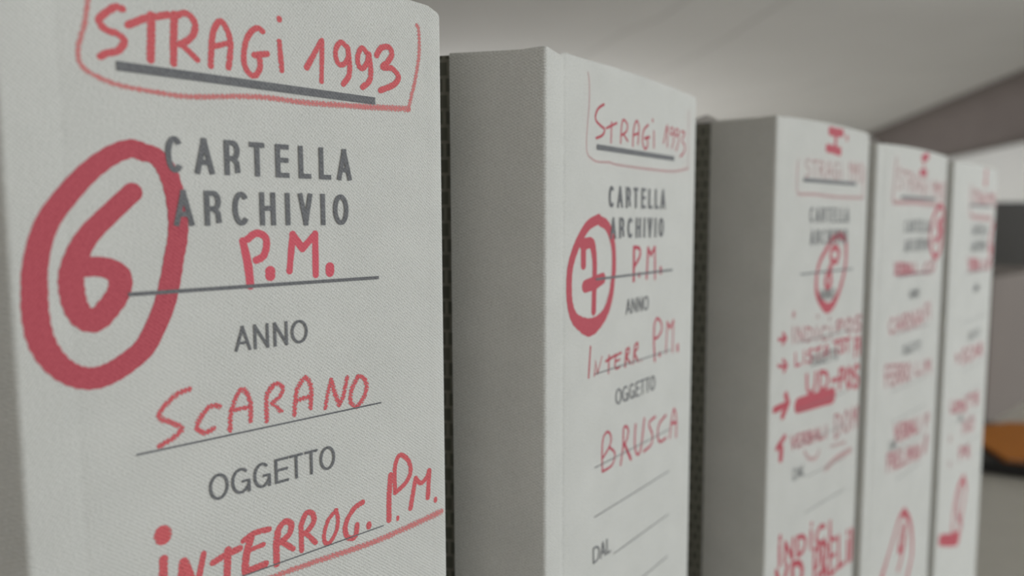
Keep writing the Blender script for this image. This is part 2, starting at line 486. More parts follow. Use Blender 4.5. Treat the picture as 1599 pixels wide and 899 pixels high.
# red writing, per folder: part name, ink, label, strokes [smooth, x, z, width, x, z, width, ...] in mm on the spine
WRITING = {
 0: [
  ['red_heading', 'felt', None, [[1,20.49,336.16,1.44,19.28,336.26,1.42,17.58,334.89,1.41,16.32,333.26,1.4,17.43,331.86,1.41,19.59,331.31,1.43,20.54,330.18,1.45,19.34,328.33,1.44,17.44,327.56,1.42,16.32,326.81,1.4],
    [0,21.37,333.39,1.45,24.3,335.12,1.48,28.75,336.7,1.53],
    [0,25.62,335.97,1.63,25.41,331.36,1.64,25.12,327.57,1.64],
    [0,29.98,336.94,1.54,29.64,332.08,1.55,29.44,327.48,1.55],
    [1,30.22,336.74,1.41,32.24,337.62,1.43,33.82,336.43,1.44,33.87,334.56,1.45,32.78,332.74,1.44,30.85,331.42,1.42],
    [0,31.34,331.37,1.28,34.14,328.93,1.31],
    [1,36.84,328.06,1.34,37.32,333.39,1.34,38.09,336.08,1.34,39.34,337.46,1.35,40.62,335.76,1.36,41.2,333,1.37,40.6,328.35,1.37],
    [0,37.39,331.99,1.19,40.94,333.35,1.22],
    [1,48.4,337.02,1.36,46.97,337.43,1.35,45.04,335.36,1.33,44.07,332.16,1.32,44.1,329.25,1.33,45.31,327.56,1.34,46.6,327.6,1.35,47.54,329.35,1.36,47.47,331.36,1.36],
    [0,46.33,331.72,1.43,49.26,332.45,1.45],
    [0,52.37,340.38,1.31,52.36,340.24,1.31],
    [0,52.2,335.51,1.31,52.59,329.39,1.32],
    [0,58.73,330.97,1.55,60.6,334.08,1.39,62.5,337.39,1.23],
    [0,62.84,337.58,1.23,62.39,328.33,1.24],
    [1,69.11,337.33,1.37,67.74,337.98,1.36,66.5,336.46,1.35,66.27,334.53,1.35,67.08,332.91,1.36,68.47,333.11,1.37,69.74,335.07,1.38,69.45,337.24,1.37],
    [1,69.62,336.97,1.47,70.03,332.6,1.48,69.61,330.32,1.47,68.16,328.5,1.46],
    [1,74.79,336.76,1.42,73.55,337.61,1.41,72.42,335.93,1.4,72.36,333.69,1.4,73.42,332.79,1.41,74.72,334.03,1.42,75.52,336.42,1.43],
    [1,75.52,336.42,1.52,75.97,332.4,1.53,75.36,330.03,1.53,73.49,328.43,1.51],
    [1,77.74,336.61,1.54,79.1,338.51,1.55,81.4,339.04,1.57,82.33,337.48,1.58,80.93,335.41,1.57,79.37,333.95,1.56,82.25,334.06,1.59,84.17,332.29,1.61,82.75,330.22,1.6,78.67,328.31,1.56]]],
  ['red_frame_line', 'faded', None, [[1,15,338.7,1.12,14.69,336.59,1.12,13.95,332.25,1.11,12.81,328.31,1.11,12.58,325.78,1.11,13.54,324.21,1.12,15.91,322.92,1.14,19.7,321.89,1.18,26.62,321.42,1.24,32.8,321.41,1.3,46.43,323,1.43,57.83,323.06,1.54,75.02,323.9,1.71,87,324.71,1.84],
    [1,86.99,324.39,1.3,89.17,331.37,1.31,90.75,338.48,1.31,90.86,344.41,1.31,90.27,345.89,1.3]]],
  ['ringed_number', 'marker', 'thick red marker ring around a hand-drawn figure 6', [[1,23,309.67,3.6,20.83,310.26,3.54,17.4,308.83,3.56,13.45,305.66,3.69,9.78,301.45,3.82,6.62,297.04,3.85,4.79,292.49,3.91,3.74,287.39,4.11,3.58,284.54,4.22,3.45,280.31,4.34,3.9,275.87,4.38,5.2,272.2,4.33,7.39,269.17,4.2,9.91,267.46,4.18,12.58,266.92,4.27,15.38,267.6,4.24,18.31,269.18,4.21,21.35,271.57,4.18,23.56,275.28,4.11,25.59,279.84,4.15,27.07,285.29,4.05,27.88,289.38,3.93,28.64,292.57,3.94,28.97,297.07,3.93,28.44,302.17,3.77,27.27,306.3,3.73,25.68,308.72,3.55,23.94,309.61,3.38],
    [1,20.67,301.97,3.68,16.88,298.26,3.7,12.86,294.08,3.83,10.78,290.58,4,9.56,287.09,4.2,9.4,284.15,4.32,9.86,280.8,4.24,11.22,278.4,4.29,13.13,277.85,4.36,15.43,280.08,4.31,17.37,283,4.24,17.62,285.82,4.24,16.01,287.37,3.95,13.63,287.97,3.76,10.96,287.85,3.68]]],
  ['red_initials', 'felt2', None, [[1,42.25,292.16,1.63,43.21,287.16,1.95,43.61,282.41,1.81],
    [1,43.41,292.55,1.64,45.35,293.77,1.66,47.38,292.9,1.69,47.6,290.78,1.69,46.78,288.7,1.69,45.13,287.92,1.67],
    [0,48.31,285.31,2.33,48.27,284.31,2.33],
    [0,52.93,285.15,1.6,53.99,293.36,1.6],
    [0,53.99,293.36,1.76,56.28,290.11,1.79],
    [0,56.28,290.11,1.63,59.65,293.28,1.66],
    [0,59.65,293.43,1.66,59.52,283.92,1.67],
    [0,63.29,285.53,2.39,63.25,284.32,2.39]]],
  ['red_name', 'dry', None, [[1,29.6,261.84,1.44,26.88,261.1,1.42,23.76,258.24,1.39,23.94,256.76,1.39,26.62,255.16,1.42,27.84,253.97,1.44,26.12,252.46,1.42,23.45,251.32,1.4],
    [1,35.69,257.21,1.43,33.66,257.45,1.41,31.55,255.25,1.39,30.94,253.32,1.39,32.49,252.17,1.4,34.27,252.63,1.42],
    [1,37.84,251.61,1.37,38.27,255.46,1.37,39.99,259.38,1.38,41.44,259.7,1.4,42.64,256.78,1.41,42.49,252.79,1.41],
    [0,38.28,255.74,1.2,42.31,255.84,1.23],
    [1,46.29,251.95,1.36,46.34,255.82,1.36,46.56,257.82,1.36,47.83,259.35,1.37],
    [1,46.57,258.11,1.27,47.85,259.64,1.27,49.32,259.84,1.29,50.37,258.78,1.3,49.7,257.04,1.29,48.02,255.95,1.28],
    [0,47.7,255.57,1.28,49.8,253.56,1.3],
    [1,52.99,252.05,1.42,53.34,254.99,1.42,53.92,257.74,1.42,55.79,260.15,1.44,56.76,259.54,1.45,57.51,257.29,1.45,57.21,252.92,1.46],
    [0,53.59,255.19,1.33,57.46,255.68,1.36],
    [0,61.03,252.21,1.39,61.95,255.92,1.4,62.83,258.42,1.4],
    [0,62.83,258.42,1.5,63.78,255.07,1.51,64.84,252.19,1.53],
    [0,64.84,252.19,1.43,66.05,253.96,1.43,67.25,258.41,1.44],
    [1,70.35,258.19,1.47,68.63,255.75,1.45,67.96,253.15,1.45,68.51,251.51,1.46,69.9,250.87,1.47,71.98,252.92,1.49,72.78,255.54,1.49,71.82,257.7,1.48,70.35,258.19,1.47]]],
  ['red_subject', 'felt', None, [[0,23.18,233.08,3.68,23.15,232.42,3.68],
    [0,23.05,227.71,1.92,22.53,220.13,1.93],
    [0,27,225.66,2.28,26.27,218,2.29],
    [0,27.24,225.3,1.98,29.32,218.24,2.02],
    [0,29.35,218.93,1.4,31.14,226.2,1.41],
    [1,33.08,223.55,1.59,35.62,224.26,1.62,38.94,224.74,1.65],
    [0,36.37,225.23,1.79,35.91,219.52,1.79,35.4,215.21,1.79],
    [1,39.87,226.19,1.41,42.42,227.14,1.43,45.9,226.94,1.47],
    [1,41.58,226.23,1.85,40.39,222.64,1.84,40,219.38,1.84],
    [0,41.24,223.6,1.18,44.41,223.86,1.2],
    [1,39.99,218.94,1.67,42.12,219.07,1.69,44.78,219.19,1.72],
    [0,48.04,225.67,1.75,47.47,222.82,1.75,47.46,218.25,1.76],
    [1,48.38,226.47,1.58,49.85,227.54,1.59,51.41,226.45,1.61,50.69,224.22,1.6,48.5,223.01,1.58],
    [0,49.28,222.76,1.42,51.62,220.45,1.44],
    [0,53.82,225.17,1.36,53.8,219.34,1.37],
    [1,53.82,225.25,1.45,55.15,227.88,1.46,56.82,227.39,1.48,57.17,225.32,1.48,55.43,223.5,1.47,54.17,223.12,1.46],
    [0,55,223.24,1.28,57.44,220.1,1.31],
    [1,63.29,226.28,1.15,61.03,224.54,1.14,59.8,221.33,1.13,60,219.27,1.14,61.3,218.84,1.15,63.14,221.08,1.16,63.67,224.15,1.16,63.11,226.33,1.15],
    [1,70.81,226.15,1.51,68.26,225.24,1.49,66.07,222.61,1.47,65.64,220.29,1.47,66.68,218.16,1.48,68.53,218.14,1.5,69.07,220.87,1.5],
    [0,72.56,219.88,1.63,72.54,219.39,1.63]]],
  ['red_initials', 'felt', None, [[1,79.52,230.95,1.69,78.89,225.57,1.69,78.74,219.19,1.69],
    [1,80.83,226.06,1.38,80.73,230.89,1.38,81.2,233.85,1.38,82.67,235.55,1.39,85.13,233.59,1.41,85.9,230.27,1.42,84.16,227.59,1.41,80.82,225.89,1.38],
    [0,81.49,219.05,1.07,81.48,218.54,1.07],
    [0,85.7,220.34,1.54,86.63,224.3,1.54,87.56,228.01,1.55],
    [1,87.56,228.01,1.32,89.25,226.25,1.34,91.01,227.12,1.35,92.15,228.88,1.36],
    [0,92.15,228.88,1.58,91.58,221.69,1.59],
    [0,94.24,220.45,1.27,94.23,220,1.27]]],
  ['red_underline', 'faded', None, [[1,39.44,215,1.58,47.45,215.51,1.67,58.58,215.34,1.79,72.24,214.86,1.94,82.24,215.26,2.05,95.98,216.31,2.21]]],
 ],
 1: [
  ['red_heading', 'pen', None, [[1,32.46,333.32,0.94,29.1,331.72,0.92,27.38,329.41,0.92,27.79,327.67,0.92,30.4,326.46,0.93,32.98,325.51,0.94,31.64,323.56,0.94,27.86,322.3,0.92],
    [0,34.19,326.03,0.86,40.81,328.34,0.89],
    [0,37.45,328.2,0.76,37.14,321.59,0.76],
    [1,43.51,322.11,0.85,44.09,327.84,0.85,45.36,329.86,0.85,48.04,328.54,0.86,47.37,326.26,0.86,44.15,324.69,0.85],
    [0,45.46,325.11,0.85,48.33,323.15,0.87],
    [1,51.99,321.81,0.88,52.5,327.39,0.88,54.54,330.5,0.89,56.28,328.41,0.9,55.67,322.76,0.9],
    [0,52.36,325.44,0.88,56.05,326.43,0.9],
    [1,63.15,329.98,0.92,59.81,327.75,0.91,58.95,324.05,0.91,60.76,321.53,0.92,62.87,322.68,0.93,62.5,325.33,0.92],
    [0,60.85,325.1,1.15,64.25,325.84,1.16],
    [0,66.55,332.13,1.01,66.56,331.68,1.01],
    [0,67.68,328.18,0.88,67.85,322.39,0.88],
    [0,75.53,324.75,0.84,77.98,330.88,0.85],
    [0,78.5,331.31,0.85,78.78,323.61,0.85],
    [1,83.43,330.62,0.72,81.77,330.93,0.72,80.73,329.42,0.72,81.87,328.11,0.72,83.48,329.44,0.72],
    [1,83.72,330.41,0.8,84.13,326.89,0.8,82.6,323.44,0.8],
    [1,87.92,330.58,0.74,86.21,330.89,0.73,85.16,329.12,0.73,86.32,328.03,0.73,87.96,329.38,0.74],
    [1,88.21,330.37,0.81,88.36,326.53,0.81,86.25,322.76,0.81],
    [1,90.61,330.35,0.89,93.71,329.92,0.91,91.5,327.14,0.9,93.91,325.14,0.91,93.43,322.8,0.91,90.03,320.71,0.9]]],
  ['red_frame_line', 'penfaint', None, [[1,22.65,341.8,0.7,23.43,339.21,0.7,23.5,332.81,0.71,22.7,326.86,0.71,22.05,320.93,0.71,22.54,317.24,0.71,24.65,315.9,0.72,28.74,314.96,0.73,36.01,315.25,0.76,41.07,314.79,0.78,60.17,314.58,0.85,83.47,314.79,0.95,97.25,316.63,1],
    [1,97.16,339.08,0.69,97.08,327.27,0.69,97.25,316.63,0.69]]],
  ['ringed_number', 'marker', 'thick red marker ring around a hand-drawn figure 7', [[1,29.78,296.81,3.44,23.74,295,3.34,19.24,291.45,3.26,15.42,286.81,3.21,12.94,281.62,3.18,12.44,275.77,3.18,13.01,270.8,3.2,15.21,266.61,3.79,18.93,264.19,4.69,24.7,262.3,5.98,30.65,263.7,4.69,35.14,266.84,3.59,38.01,271.83,3.03,39,275.94,2.73,39.78,280.19,2.73,39.44,287.05,2.72,37.36,292.08,3.28,34.52,294.94,3.52,30.84,296.09,3.46],
    [0,20.64,282.42,3.03,20.6,286.83,3.02,20.96,288.82,3.57],
    [1,20.2,288.84,3.83,24.77,289.33,3.64,26.34,287.86,3.39,27.39,282.91,2.85,27.27,276.73,2.86,27,267.23,2.87],
    [0,21.85,275.68,4.45,28.07,276.47,4.31,32.49,277.54,3.82]]],
  ['red_initials', 'pen2', None, [[0,53.75,287.05,1.62,53.75,275.4,1.63],
    [1,54.22,287.03,1.36,57.74,286.48,1.38,58.1,283.75,1.39,54.38,280.53,1.37],
    [0,57.78,277.58,1.49,57.8,276.78,1.49],
    [0,63.51,275.68,1.36,64.4,286.5,1.36],
    [0,64.4,286.5,1.36,66.69,283.88,1.38],
    [0,66.69,283.88,1.38,69.68,286.58,1.39],
    [0,69.68,286.58,1.25,70.14,275.02,1.26],
    [0,74.7,278.56,1.79,74.75,277.12,1.79]]],
  ['red_subject', 'pen', None, [[0,25.16,255.9,0.92,24.1,246.05,0.92],
    [0,27.66,246.06,0.76,28.4,251.02,0.76,29.67,246.36,0.77],
    [0,29.67,246.36,0.53,32.46,251.68,0.54],
    [0,34.99,249.68,1.03,41.66,250.85,1.06],
    [0,37.08,251.31,0.98,36.75,245.48,0.98],
    [1,45.39,251.08,0.95,41.68,250.29,0.94,41.49,246.35,0.94,44.58,246.4,0.95],
    [0,41.71,248.63,0.81,44.36,248.89,0.82],
    [0,48.21,245.93,1.29,49.01,251.56,1.29],
    [1,49.01,251.56,0.97,50.84,251.98,0.98,50.88,250.27,0.98,48.78,249.23,0.97],
    [0,49.06,249.18,1.1,51.9,246.36,1.11],
    [0,54.08,246.02,0.99,55.07,252.08,0.99],
    [1,55.07,252.08,0.99,56.97,252.97,1,57.26,251.08,1.01,54.65,249.84,0.99],
    [0,54.65,249.84,1.13,57.62,246.16,1.14],
    [0,60.06,246.32,0.82,60.07,245.94,0.82]]],
  ['red_initials', 'pen2', None, [[1,70.99,244.32,1.29,70.01,252.41,1.28,70.16,257.76,1.27],
    [1,70.14,258.14,1.13,72.39,260.05,1.14,75.64,258.24,1.16,76.28,255.25,1.16,73.46,253.02,1.15,70.73,252.65,1.14],
    [0,74.96,246.4,1.82,74.98,245.9,1.82],
    [0,80.21,245.87,0.89,81.12,257.63,0.89],
    [0,81.12,257.63,1.11,83.67,255.11,1.13],
    [0,83.67,255.11,1.13,86.53,257.78,1.14],
    [0,86.53,257.78,0.91,86.08,245.39,0.91],
    [0,90.64,247.35,1.75,90.71,245.42,1.75]]],
  ['red_name', 'pen2', None, [[1,33.3,212.45,0.92,32.95,218.8,0.91,33.71,223.9,0.91,36.66,225.34,0.93,38.85,223,0.94,38.03,220.16,0.93,33.81,217.26,0.92],
    [1,38.04,219.49,0.93,41.6,216.56,0.95,39.72,212.99,0.95,33.47,212.4,0.92],
    [1,45.74,211.35,1.04,47.34,217.83,1.04,47.58,223.64,1.04,49.6,224.21,1.05,51.05,222.14,1.06,49.72,218.99,1.05,47.71,217.74,1.04],
    [0,48.34,218.18,1.44,53.18,211.44,1.48],
    [1,56.45,223.35,1.08,55.94,216.4,1.09,57.8,212.02,1.1,60.73,213.41,1.11,63.15,223.99,1.12],
    [1,71.98,222.79,1.09,67,221.32,1.07,69.86,216.26,1.08,68.81,212.83,1.08,62.98,211.73,1.05],
    [1,81.12,221.42,1.13,75.31,219.07,1.11,74.37,214.81,1.1,76.41,212.06,1.12,81.44,212.35,1.14],
    [1,84.87,211.52,1.08,86.34,218.5,1.08,88.39,222.43,1.09,90.63,217.55,1.1,90.55,210.54,1.11],
    [0,85.99,217.04,1.35,90.67,216.5,1.38]]],
 ],
 2: [
  ['red_roman_numeral', 'marker', None, [[0,51.22,338.04,4.05,57.84,337.82,4.13,64.24,338.17,4.21],
    [0,57.87,337.52,2.76,57.08,330.24,2.76],
    [0,48.79,330,4.04,56.43,329.6,4.13,62.14,329.2,4.2],
    [0,69.87,336.43,2.38,69.93,335.82,2.38]]],
  ['red_heading', 'penfaint', None, [[1,31.44,323.08,1.11,29.2,323.7,1.1,27.14,322.04,1.1,28.34,320.5,1.1,30.89,319.27,1.11,31.56,317.59,1.11,29.74,316.21,1.11,27.27,316.44,1.1],
    [1,33.57,322.76,1.12,36.32,323.28,1.13,39.13,323.64,1.14],
    [0,36.32,323.28,1.13,36.75,316.06,1.13],
    [1,41.88,316.06,1.15,41.7,319.85,1.15,41.6,323.4,1.14],
    [1,41.61,323.25,1.14,44.18,323.6,1.15,45.76,322.09,1.16,44.43,320.44,1.16,41.88,319.85,1.15],
    [0,42.75,319.7,1.15,46.82,316.07,1.17],
    [1,48.89,316.07,1.17,49.59,320.58,1.17,51.13,323.56,1.18,53.17,320.56,1.19,54.45,316.07,1.19],
    [0,49.43,318.93,1.17,53.59,319.22,1.19],
    [1,61.43,322.75,1.21,58.89,323.51,1.2,56.78,320.92,1.2,57.03,317.94,1.2,59.52,316.08,1.21,61.59,317.19,1.22,61.4,319.42,1.21],
    [0,59.24,319.43,1.21,62.01,319.64,1.22],
    [0,65.19,321.26,1.23,65.64,316.08,1.23],
    [0,64.99,323.47,1.23,65.08,323.1,1.23],
    [0,73.53,321.48,1.26,74.15,324.41,1.26],
    [0,74.15,324.41,1.26,74.92,315.98,1.26],
    [1,79.27,322.69,1.28,77.79,324.39,1.27,76.7,322.71,1.27,77.2,320.59,1.27,78.56,320.15,1.28,79.35,322.69,1.28],
    [1,79.35,322.69,1.28,79.82,318.86,1.28,78.39,315.91,1.28],
    [1,84.18,322.65,1.29,82.67,324.37,1.29,81.56,322.67,1.28,82.07,320.53,1.29,83.46,320.09,1.29,84.26,322.65,1.29],
    [1,84.26,322.65,1.29,84.74,318.78,1.3,83.29,315.81,1.29],
    [1,86.35,323.49,1.3,87.83,324.34,1.31,89.38,322.6,1.31,87.82,320.46,1.31,89.8,318.27,1.32,89.04,315.95,1.31,87.06,316.16,1.31]]],
  ['red_frame_line', 'penfaint', None, [[1,19.79,322.79,1.23,19.46,314.35,1.24,20.14,308.73,1.24,23.26,307.95,1.26,39.13,308.17,1.32,56.17,307.49,1.39,91.44,307.57,1.53],
    [0,92.35,322.84,1.22,91.44,307.57,1.23]]],
  ['ringed_number', 'marker', 'thick red marker ring around a hand-drawn figure 8', [[1,66.34,288.99,3.84,57.85,287.27,3.28,51.27,282.2,2.76,44.88,276.64,2.49,42.05,269.83,2.48,42.58,262.83,3.16,47,257.94,4.13,54.23,253.96,5.16,61.2,255.59,4.31,67.94,262.07,2.92,73.02,272,2.7,73.82,279.96,2.7,72.5,286.36,3.42,66.34,288.99,3.84],
    [1,61.74,283.46,3.32,65.64,280.22,2.88,62.37,275.95,2.86,56.47,278.35,2.34,57.58,282.02,2.81,61.74,283.46,3.32],
    [1,57.43,275.21,3.05,57.18,269.63,3.06,57.46,266.19,3.07,54.15,263.6,3.04,51.83,266.53,3.02,53.6,270.44,3.03,57.48,274.59,3.06]]],
  ['red_note', 'penlight', None, [[0,20.45,254.29,2.55,20.51,253.41,2.55],
    [0,44.82,251.06,1.83,44.87,250.45,1.83],
    [0,57.83,248.78,1.9,57.88,248.15,1.9],
    [0,20.12,248.06,1.27,20.58,241.02,1.28],
    [0,24.35,240.75,1.3,24.39,247.52,1.29],
    [0,24.39,247.52,1.29,30.14,240.47,1.32],
    [0,30.14,240.47,1.32,30.19,247.11,1.32],
    [0,33.59,246.79,1.33,34.07,240.06,1.33],
    [1,33.6,246.65,1.33,38.16,245.57,1.35,40.02,242.92,1.36,38.16,240.43,1.35,34.07,240.06,1.33],
    [0,44.08,245.8,1.37,44.58,239.31,1.38],
    [1,55.08,244.15,1.42,51.81,245.07,1.4,48.96,243.13,1.39,49.13,240.89,1.39,51.91,238.78,1.41,55.48,239.15,1.42],
    [0,59.77,244.32,1.44,60.28,238.19,1.44],
    [0,66.92,240.44,1.76,66.42,246.2,1.75],
    [1,66.43,246.08,1.75,71.28,246.4,1.78,73.23,244.83,1.79,70.73,243.29,1.78,66.69,243.09,1.76],
    [1,80.27,246.54,1.82,77.12,244.14,1.81,77.33,241.79,1.81,80.9,239.57,1.83,84.14,241.53,1.85,83.91,244.06,1.84,80.27,246.54,1.82],
    [1,94.92,246.12,1.9,91.32,246.72,1.88,87.97,245,1.86,89.87,243.46,1.87,93.97,242.1,1.9,94.95,240.3,1.9,92.05,239.03,1.89,88.05,239.49,1.87]]],
  ['red_arrow', 'pen2', None, [[0,7.09,243.95,1.64,12.39,243.64,1.66],
    [0,11.05,246.09,1.86,14.17,243.73,1.88,10.75,241.53,1.86]]],
  ['red_arrow', 'pen2', None, [[0,7.22,232.2,1.64,13.8,230.7,1.68],
    [0,11.8,234.17,1.87,15.58,231.04,1.9,12.73,228.82,1.88]]],
  ['red_note', 'pen2', None, [[0,23.22,235.7,1.29,23.61,229.84,1.3],
    [0,23.61,229.84,1.3,28.53,230.03,1.32],
    [0,31.76,235.67,1.33,32.18,229.74,1.33],
    [1,40.63,235.18,1.36,38,235.65,1.35,35.53,234.36,1.34,36.9,233.18,1.35,39.87,232.24,1.36,40.62,230.94,1.37,38.43,229.88,1.36,35.52,230.05,1.35],
    [1,43.14,234.94,1.37,46.42,235.34,1.39,49.75,235.62,1.4],
    [0,46.42,235.34,1.39,46.71,229.78,1.39],
    [1,52.25,229.8,1.41,53.2,233.29,1.42,55.08,235.61,1.42,57.34,233.29,1.43,58.67,229.82,1.44],
    [0,52.96,232.01,1.41,57.77,232.25,1.43],
    [1,64.28,236.07,1.75,66.72,236.47,1.76,69.19,236.74,1.77],
    [0,66.72,236.47,1.76,67.15,230.28,1.77],
    [1,75.23,236.07,1.81,73.13,236.65,1.79,71.23,235.25,1.79,72.36,233.91,1.79,74.75,232.78,1.8,75.39,231.31,1.81,73.7,230.18,1.8,71.39,230.46,1.79],
    [1,77.21,235.76,1.82,79.76,236.16,1.83,82.36,236.43,1.84],
    [0,79.76,236.16,1.83,80.23,229.82,1.83],
    [0,89.45,225.65,1.78,88.58,234.94,1.77],
    [1,88.6,234.75,1.77,92,235.11,1.79,93.5,232.8,1.79,91.87,230.46,1.79,89.05,229.93,1.77],
    [0,94.99,232.37,1.81,94.99,226.03,1.82],
    [0,94.99,235.07,1.81,94.99,234.62,1.81]]],
  ['red_arrow', 'marker', None, [[0,4.91,212.67,3.29,14.91,213.23,3.39],
    [0,15.23,217.59,3.82,17.9,213.89,3.85,12.8,208.6,3.8]]],
  ['red_note', 'marker', None, [[1,35.39,223.79,2.25,36.36,217.28,2.26,40.12,214.37,2.29,44.05,217.04,2.31,44.6,223.53,2.31],
    [0,49.12,223.41,2.34,49.84,214.05,2.35],
    [1,49.14,223.22,2.34,55.65,222.11,2.39,58.35,218.47,2.41,55.7,214.8,2.39,49.84,214.05,2.35],
    [0,63.6,216.92,2.44,68.71,216.89,2.48],
    [0,72.25,211.9,2.51,71.46,221.12,2.49],
    [1,71.47,220.93,2.5,75.39,221.15,2.52,77.07,218.62,2.54,75.15,216.32,2.52,71.89,216.14,2.5],
    [1,82.64,220.87,2.57,80.26,217.39,2.56,80.58,213.8,2.57,83.6,210.33,2.59,86.08,213.2,2.6,85.73,216.99,2.6,82.64,220.87,2.57],
    [1,94.41,219.49,2.66,91.5,220.53,2.64,88.93,218.19,2.62,90.54,215.85,2.63,93.9,213.73,2.66,94.56,211.08,2.67,92.56,209.31,2.65,89.34,210.08,2.63]]],
  ['red_underline', 'marker', None, [[0,27.44,210.72,7.5,63.59,209.37,8.34]]],
  ['red_arrow', 'marker', None, [[0,8.32,194.49,2.93,15.24,198.35,2.99],
    [0,12.53,193.57,3.82,12.22,188.89,3.83]]],
  ['red_note', 'penlight', None, [[0,21.45,197.06,1.57,23.78,191.13,1.58],
    [0,23.78,191.13,1.58,25.58,196.81,1.59],
    [1,31.05,196.31,1.61,27.5,196.41,1.6,27.86,191.09,1.6,31.65,190.99,1.62],
    [0,27.68,193.81,1.6,30.56,193.76,1.61],
    [1,33.61,190.6,1.63,33.5,193.48,1.63,33.44,196.17,1.63],
    [1,33.45,196.05,1.63,35.48,196.22,1.64,36.7,195,1.64,35.65,193.81,1.64,33.63,193.47,1.63],
    [0,34.32,193.31,1.63,37.49,190.39,1.65],
    [0,39.06,196,1.65,39.48,190.28,1.66],
    [1,39.07,195.89,1.65,42.13,195.36,1.67,42.03,193.55,1.67,39.26,193.26,1.66],
    [1,39.26,193.26,1.66,42.81,192.49,1.67,42.71,190.56,1.68,39.48,190.28,1.66],
    [1,45.11,189.97,1.69,45.71,193.34,1.69,46.97,195.53,1.69,48.58,193.18,1.7,49.56,189.73,1.71],
    [0,45.56,192.1,1.69,48.89,192.14,1.7],
    [0,51.2,195.27,1.71,51.63,189.73,1.72],
    [0,51.63,189.73,1.72,55.54,189.69,1.74],
    [0,58.13,193.18,1.75,58.44,189.25,1.75],
    [0,57.99,194.86,1.75,58.05,194.58,1.75],
    [0,68.19,198.73,1.6,69.2,186.69,1.61],
    [1,68.21,198.49,1.6,72.99,197.23,1.62,75.11,192.77,1.63,73.39,188.02,1.62,69.2,186.69,1.61],
    [1,81.5,198.48,1.65,78.63,194.52,1.64,78.98,190.49,1.65,82.52,187.13,1.67,85.48,190.6,1.68,85.12,194.52,1.67,81.5,198.48,1.65],
    [0,88.92,187.34,1.69,89.16,198.34,1.69],
    [0,89.16,198.34,1.69,92.65,192.35,1.71],
    [0,92.65,192.35,1.71,95.04,198.23,1.72],
    [0,95.04,198.23,1.72,95.03,187.61,1.73]]],
  ['red_scribble', 'penfaint', None, [[1,35.54,186.99,1.83,41.2,182.27,1.86,48.07,181.34,1.9,51.33,184.14,1.91],
    [1,59.31,172.89,2.95,70.87,175.49,3.04,88.65,176.26,3.19],
    [1,64.28,183.26,1.49,81.82,181.84,1.56]]],
  ['red_note', 'marker', None, [[0,13.55,147.99,2.26,14.17,137.79,2.27],
    [0,19.12,137.51,2.3,19.16,147.29,2.3],
    [0,19.16,147.29,2.3,26.78,137.27,2.36],
    [0,26.78,137.27,2.36,26.83,146.79,2.35],
    [0,31.35,146.39,2.38,32,136.78,2.39],
    [1,31.36,146.19,2.38,37.45,144.72,2.43,39.95,140.98,2.45,37.46,137.41,2.43,32,136.78,2.39],
    [0,45.42,145.12,2.48,46.09,135.98,2.49],
    [1,60.36,142.92,2.59,55.9,144.17,2.56,52.02,141.43,2.53,52.26,138.3,2.54,56.03,135.41,2.57,60.91,136,2.6],
    [0,67.01,140.67,2.64,67.5,134.76,2.65],
    [0,66.81,143.19,2.64,66.93,142.76,2.64],
    [0,13.9,151.73,2.6,13.98,150.49,2.6],
    [0,45.67,148.98,1.91,45.75,147.99,1.91]]],
  ['red_note', 'marker', None, [[0,50.96,115.19,2.45,49.55,134.07,2.42],
    [1,49.58,133.68,2.42,53.76,134.15,2.45,55.7,129.33,2.47,53.77,124.7,2.46,50.31,123.89,2.44],
    [1,60.12,115.06,2.51,59.53,124.46,2.5,59.06,133.22,2.49],
    [1,59.09,132.85,2.49,62.3,133.55,2.51,64.44,129.75,2.53,62.92,125.79,2.52,59.75,124.45,2.5],
    [0,60.87,124.03,2.51,66.38,114.96,2.56],
    [1,74.23,132.17,2.6,68.18,132.23,2.55,69.55,115.47,2.58,76,115.72,2.62],
    [0,68.85,124.06,2.57,73.75,124.21,2.6],
    [0,77.9,132.44,2.62,79.38,115.13,2.65],
    [0,79.38,115.13,2.65,85.65,115.55,2.69],
    [0,89.31,126.58,2.71,90.39,114.61,2.73],
    [0,88.85,131.67,2.7,89,130.82,2.7],
    [0,94.31,114.55,2.76,94,131.31,2.74],
    [0,94,131.31,2.74,94.51,121.99,2.77],
    [0,94.51,121.99,2.77,94.51,130.9,2.78],
    [0,94.51,130.9,2.78,94.49,114.43,2.82]]],
  ['red_note', 'marker', None, [[0,11.23,136.13,3.03,17.03,123.59,3.1],
    [0,17.03,123.59,3.1,22.03,135.05,3.13],
    [0,27.08,134.54,3.18,27.9,122.24,3.2],
    [1,27.1,134.3,3.18,34.41,132.33,3.25,37.44,127.29,3.29,34.46,122.66,3.26,27.9,122.24,3.2]]],
  ['red_note', 'marker', None, [[0,56.17,108.26,2.49,55.29,119.81,2.48],
    [1,55.3,119.58,2.48,62.27,119.27,2.53,65.13,115.85,2.55,61.57,113.28,2.53,55.76,113.58,2.49]]],
 ],
 3: [
  ['red_roman_numeral', 'pen2', None, [[0,70.36,332.11,4.5,79.26,333.74,4.59],
    [0,73.16,332.27,2.26,72.64,324.08,2.27],
    [0,68.17,323.88,3.84,77.24,323.91,3.93]]],
  ['red_heading', 'penfaint', None, [[1,36.81,323.25,1.78,33.85,324.35,1.76,31.32,322.17,1.75,33.01,319.87,1.76,36.43,317.92,1.78,37.45,315.49,1.78,35.2,313.65,1.78,31.98,314.12,1.76],
    [1,39.61,322.61,1.79,43.16,323.06,1.81,46.78,323.29,1.82],
    [0,43.16,323.06,1.81,44.32,313.03,1.82],
    [1,50.99,312.74,1.85,50.45,317.9,1.84,50.03,322.71,1.84],
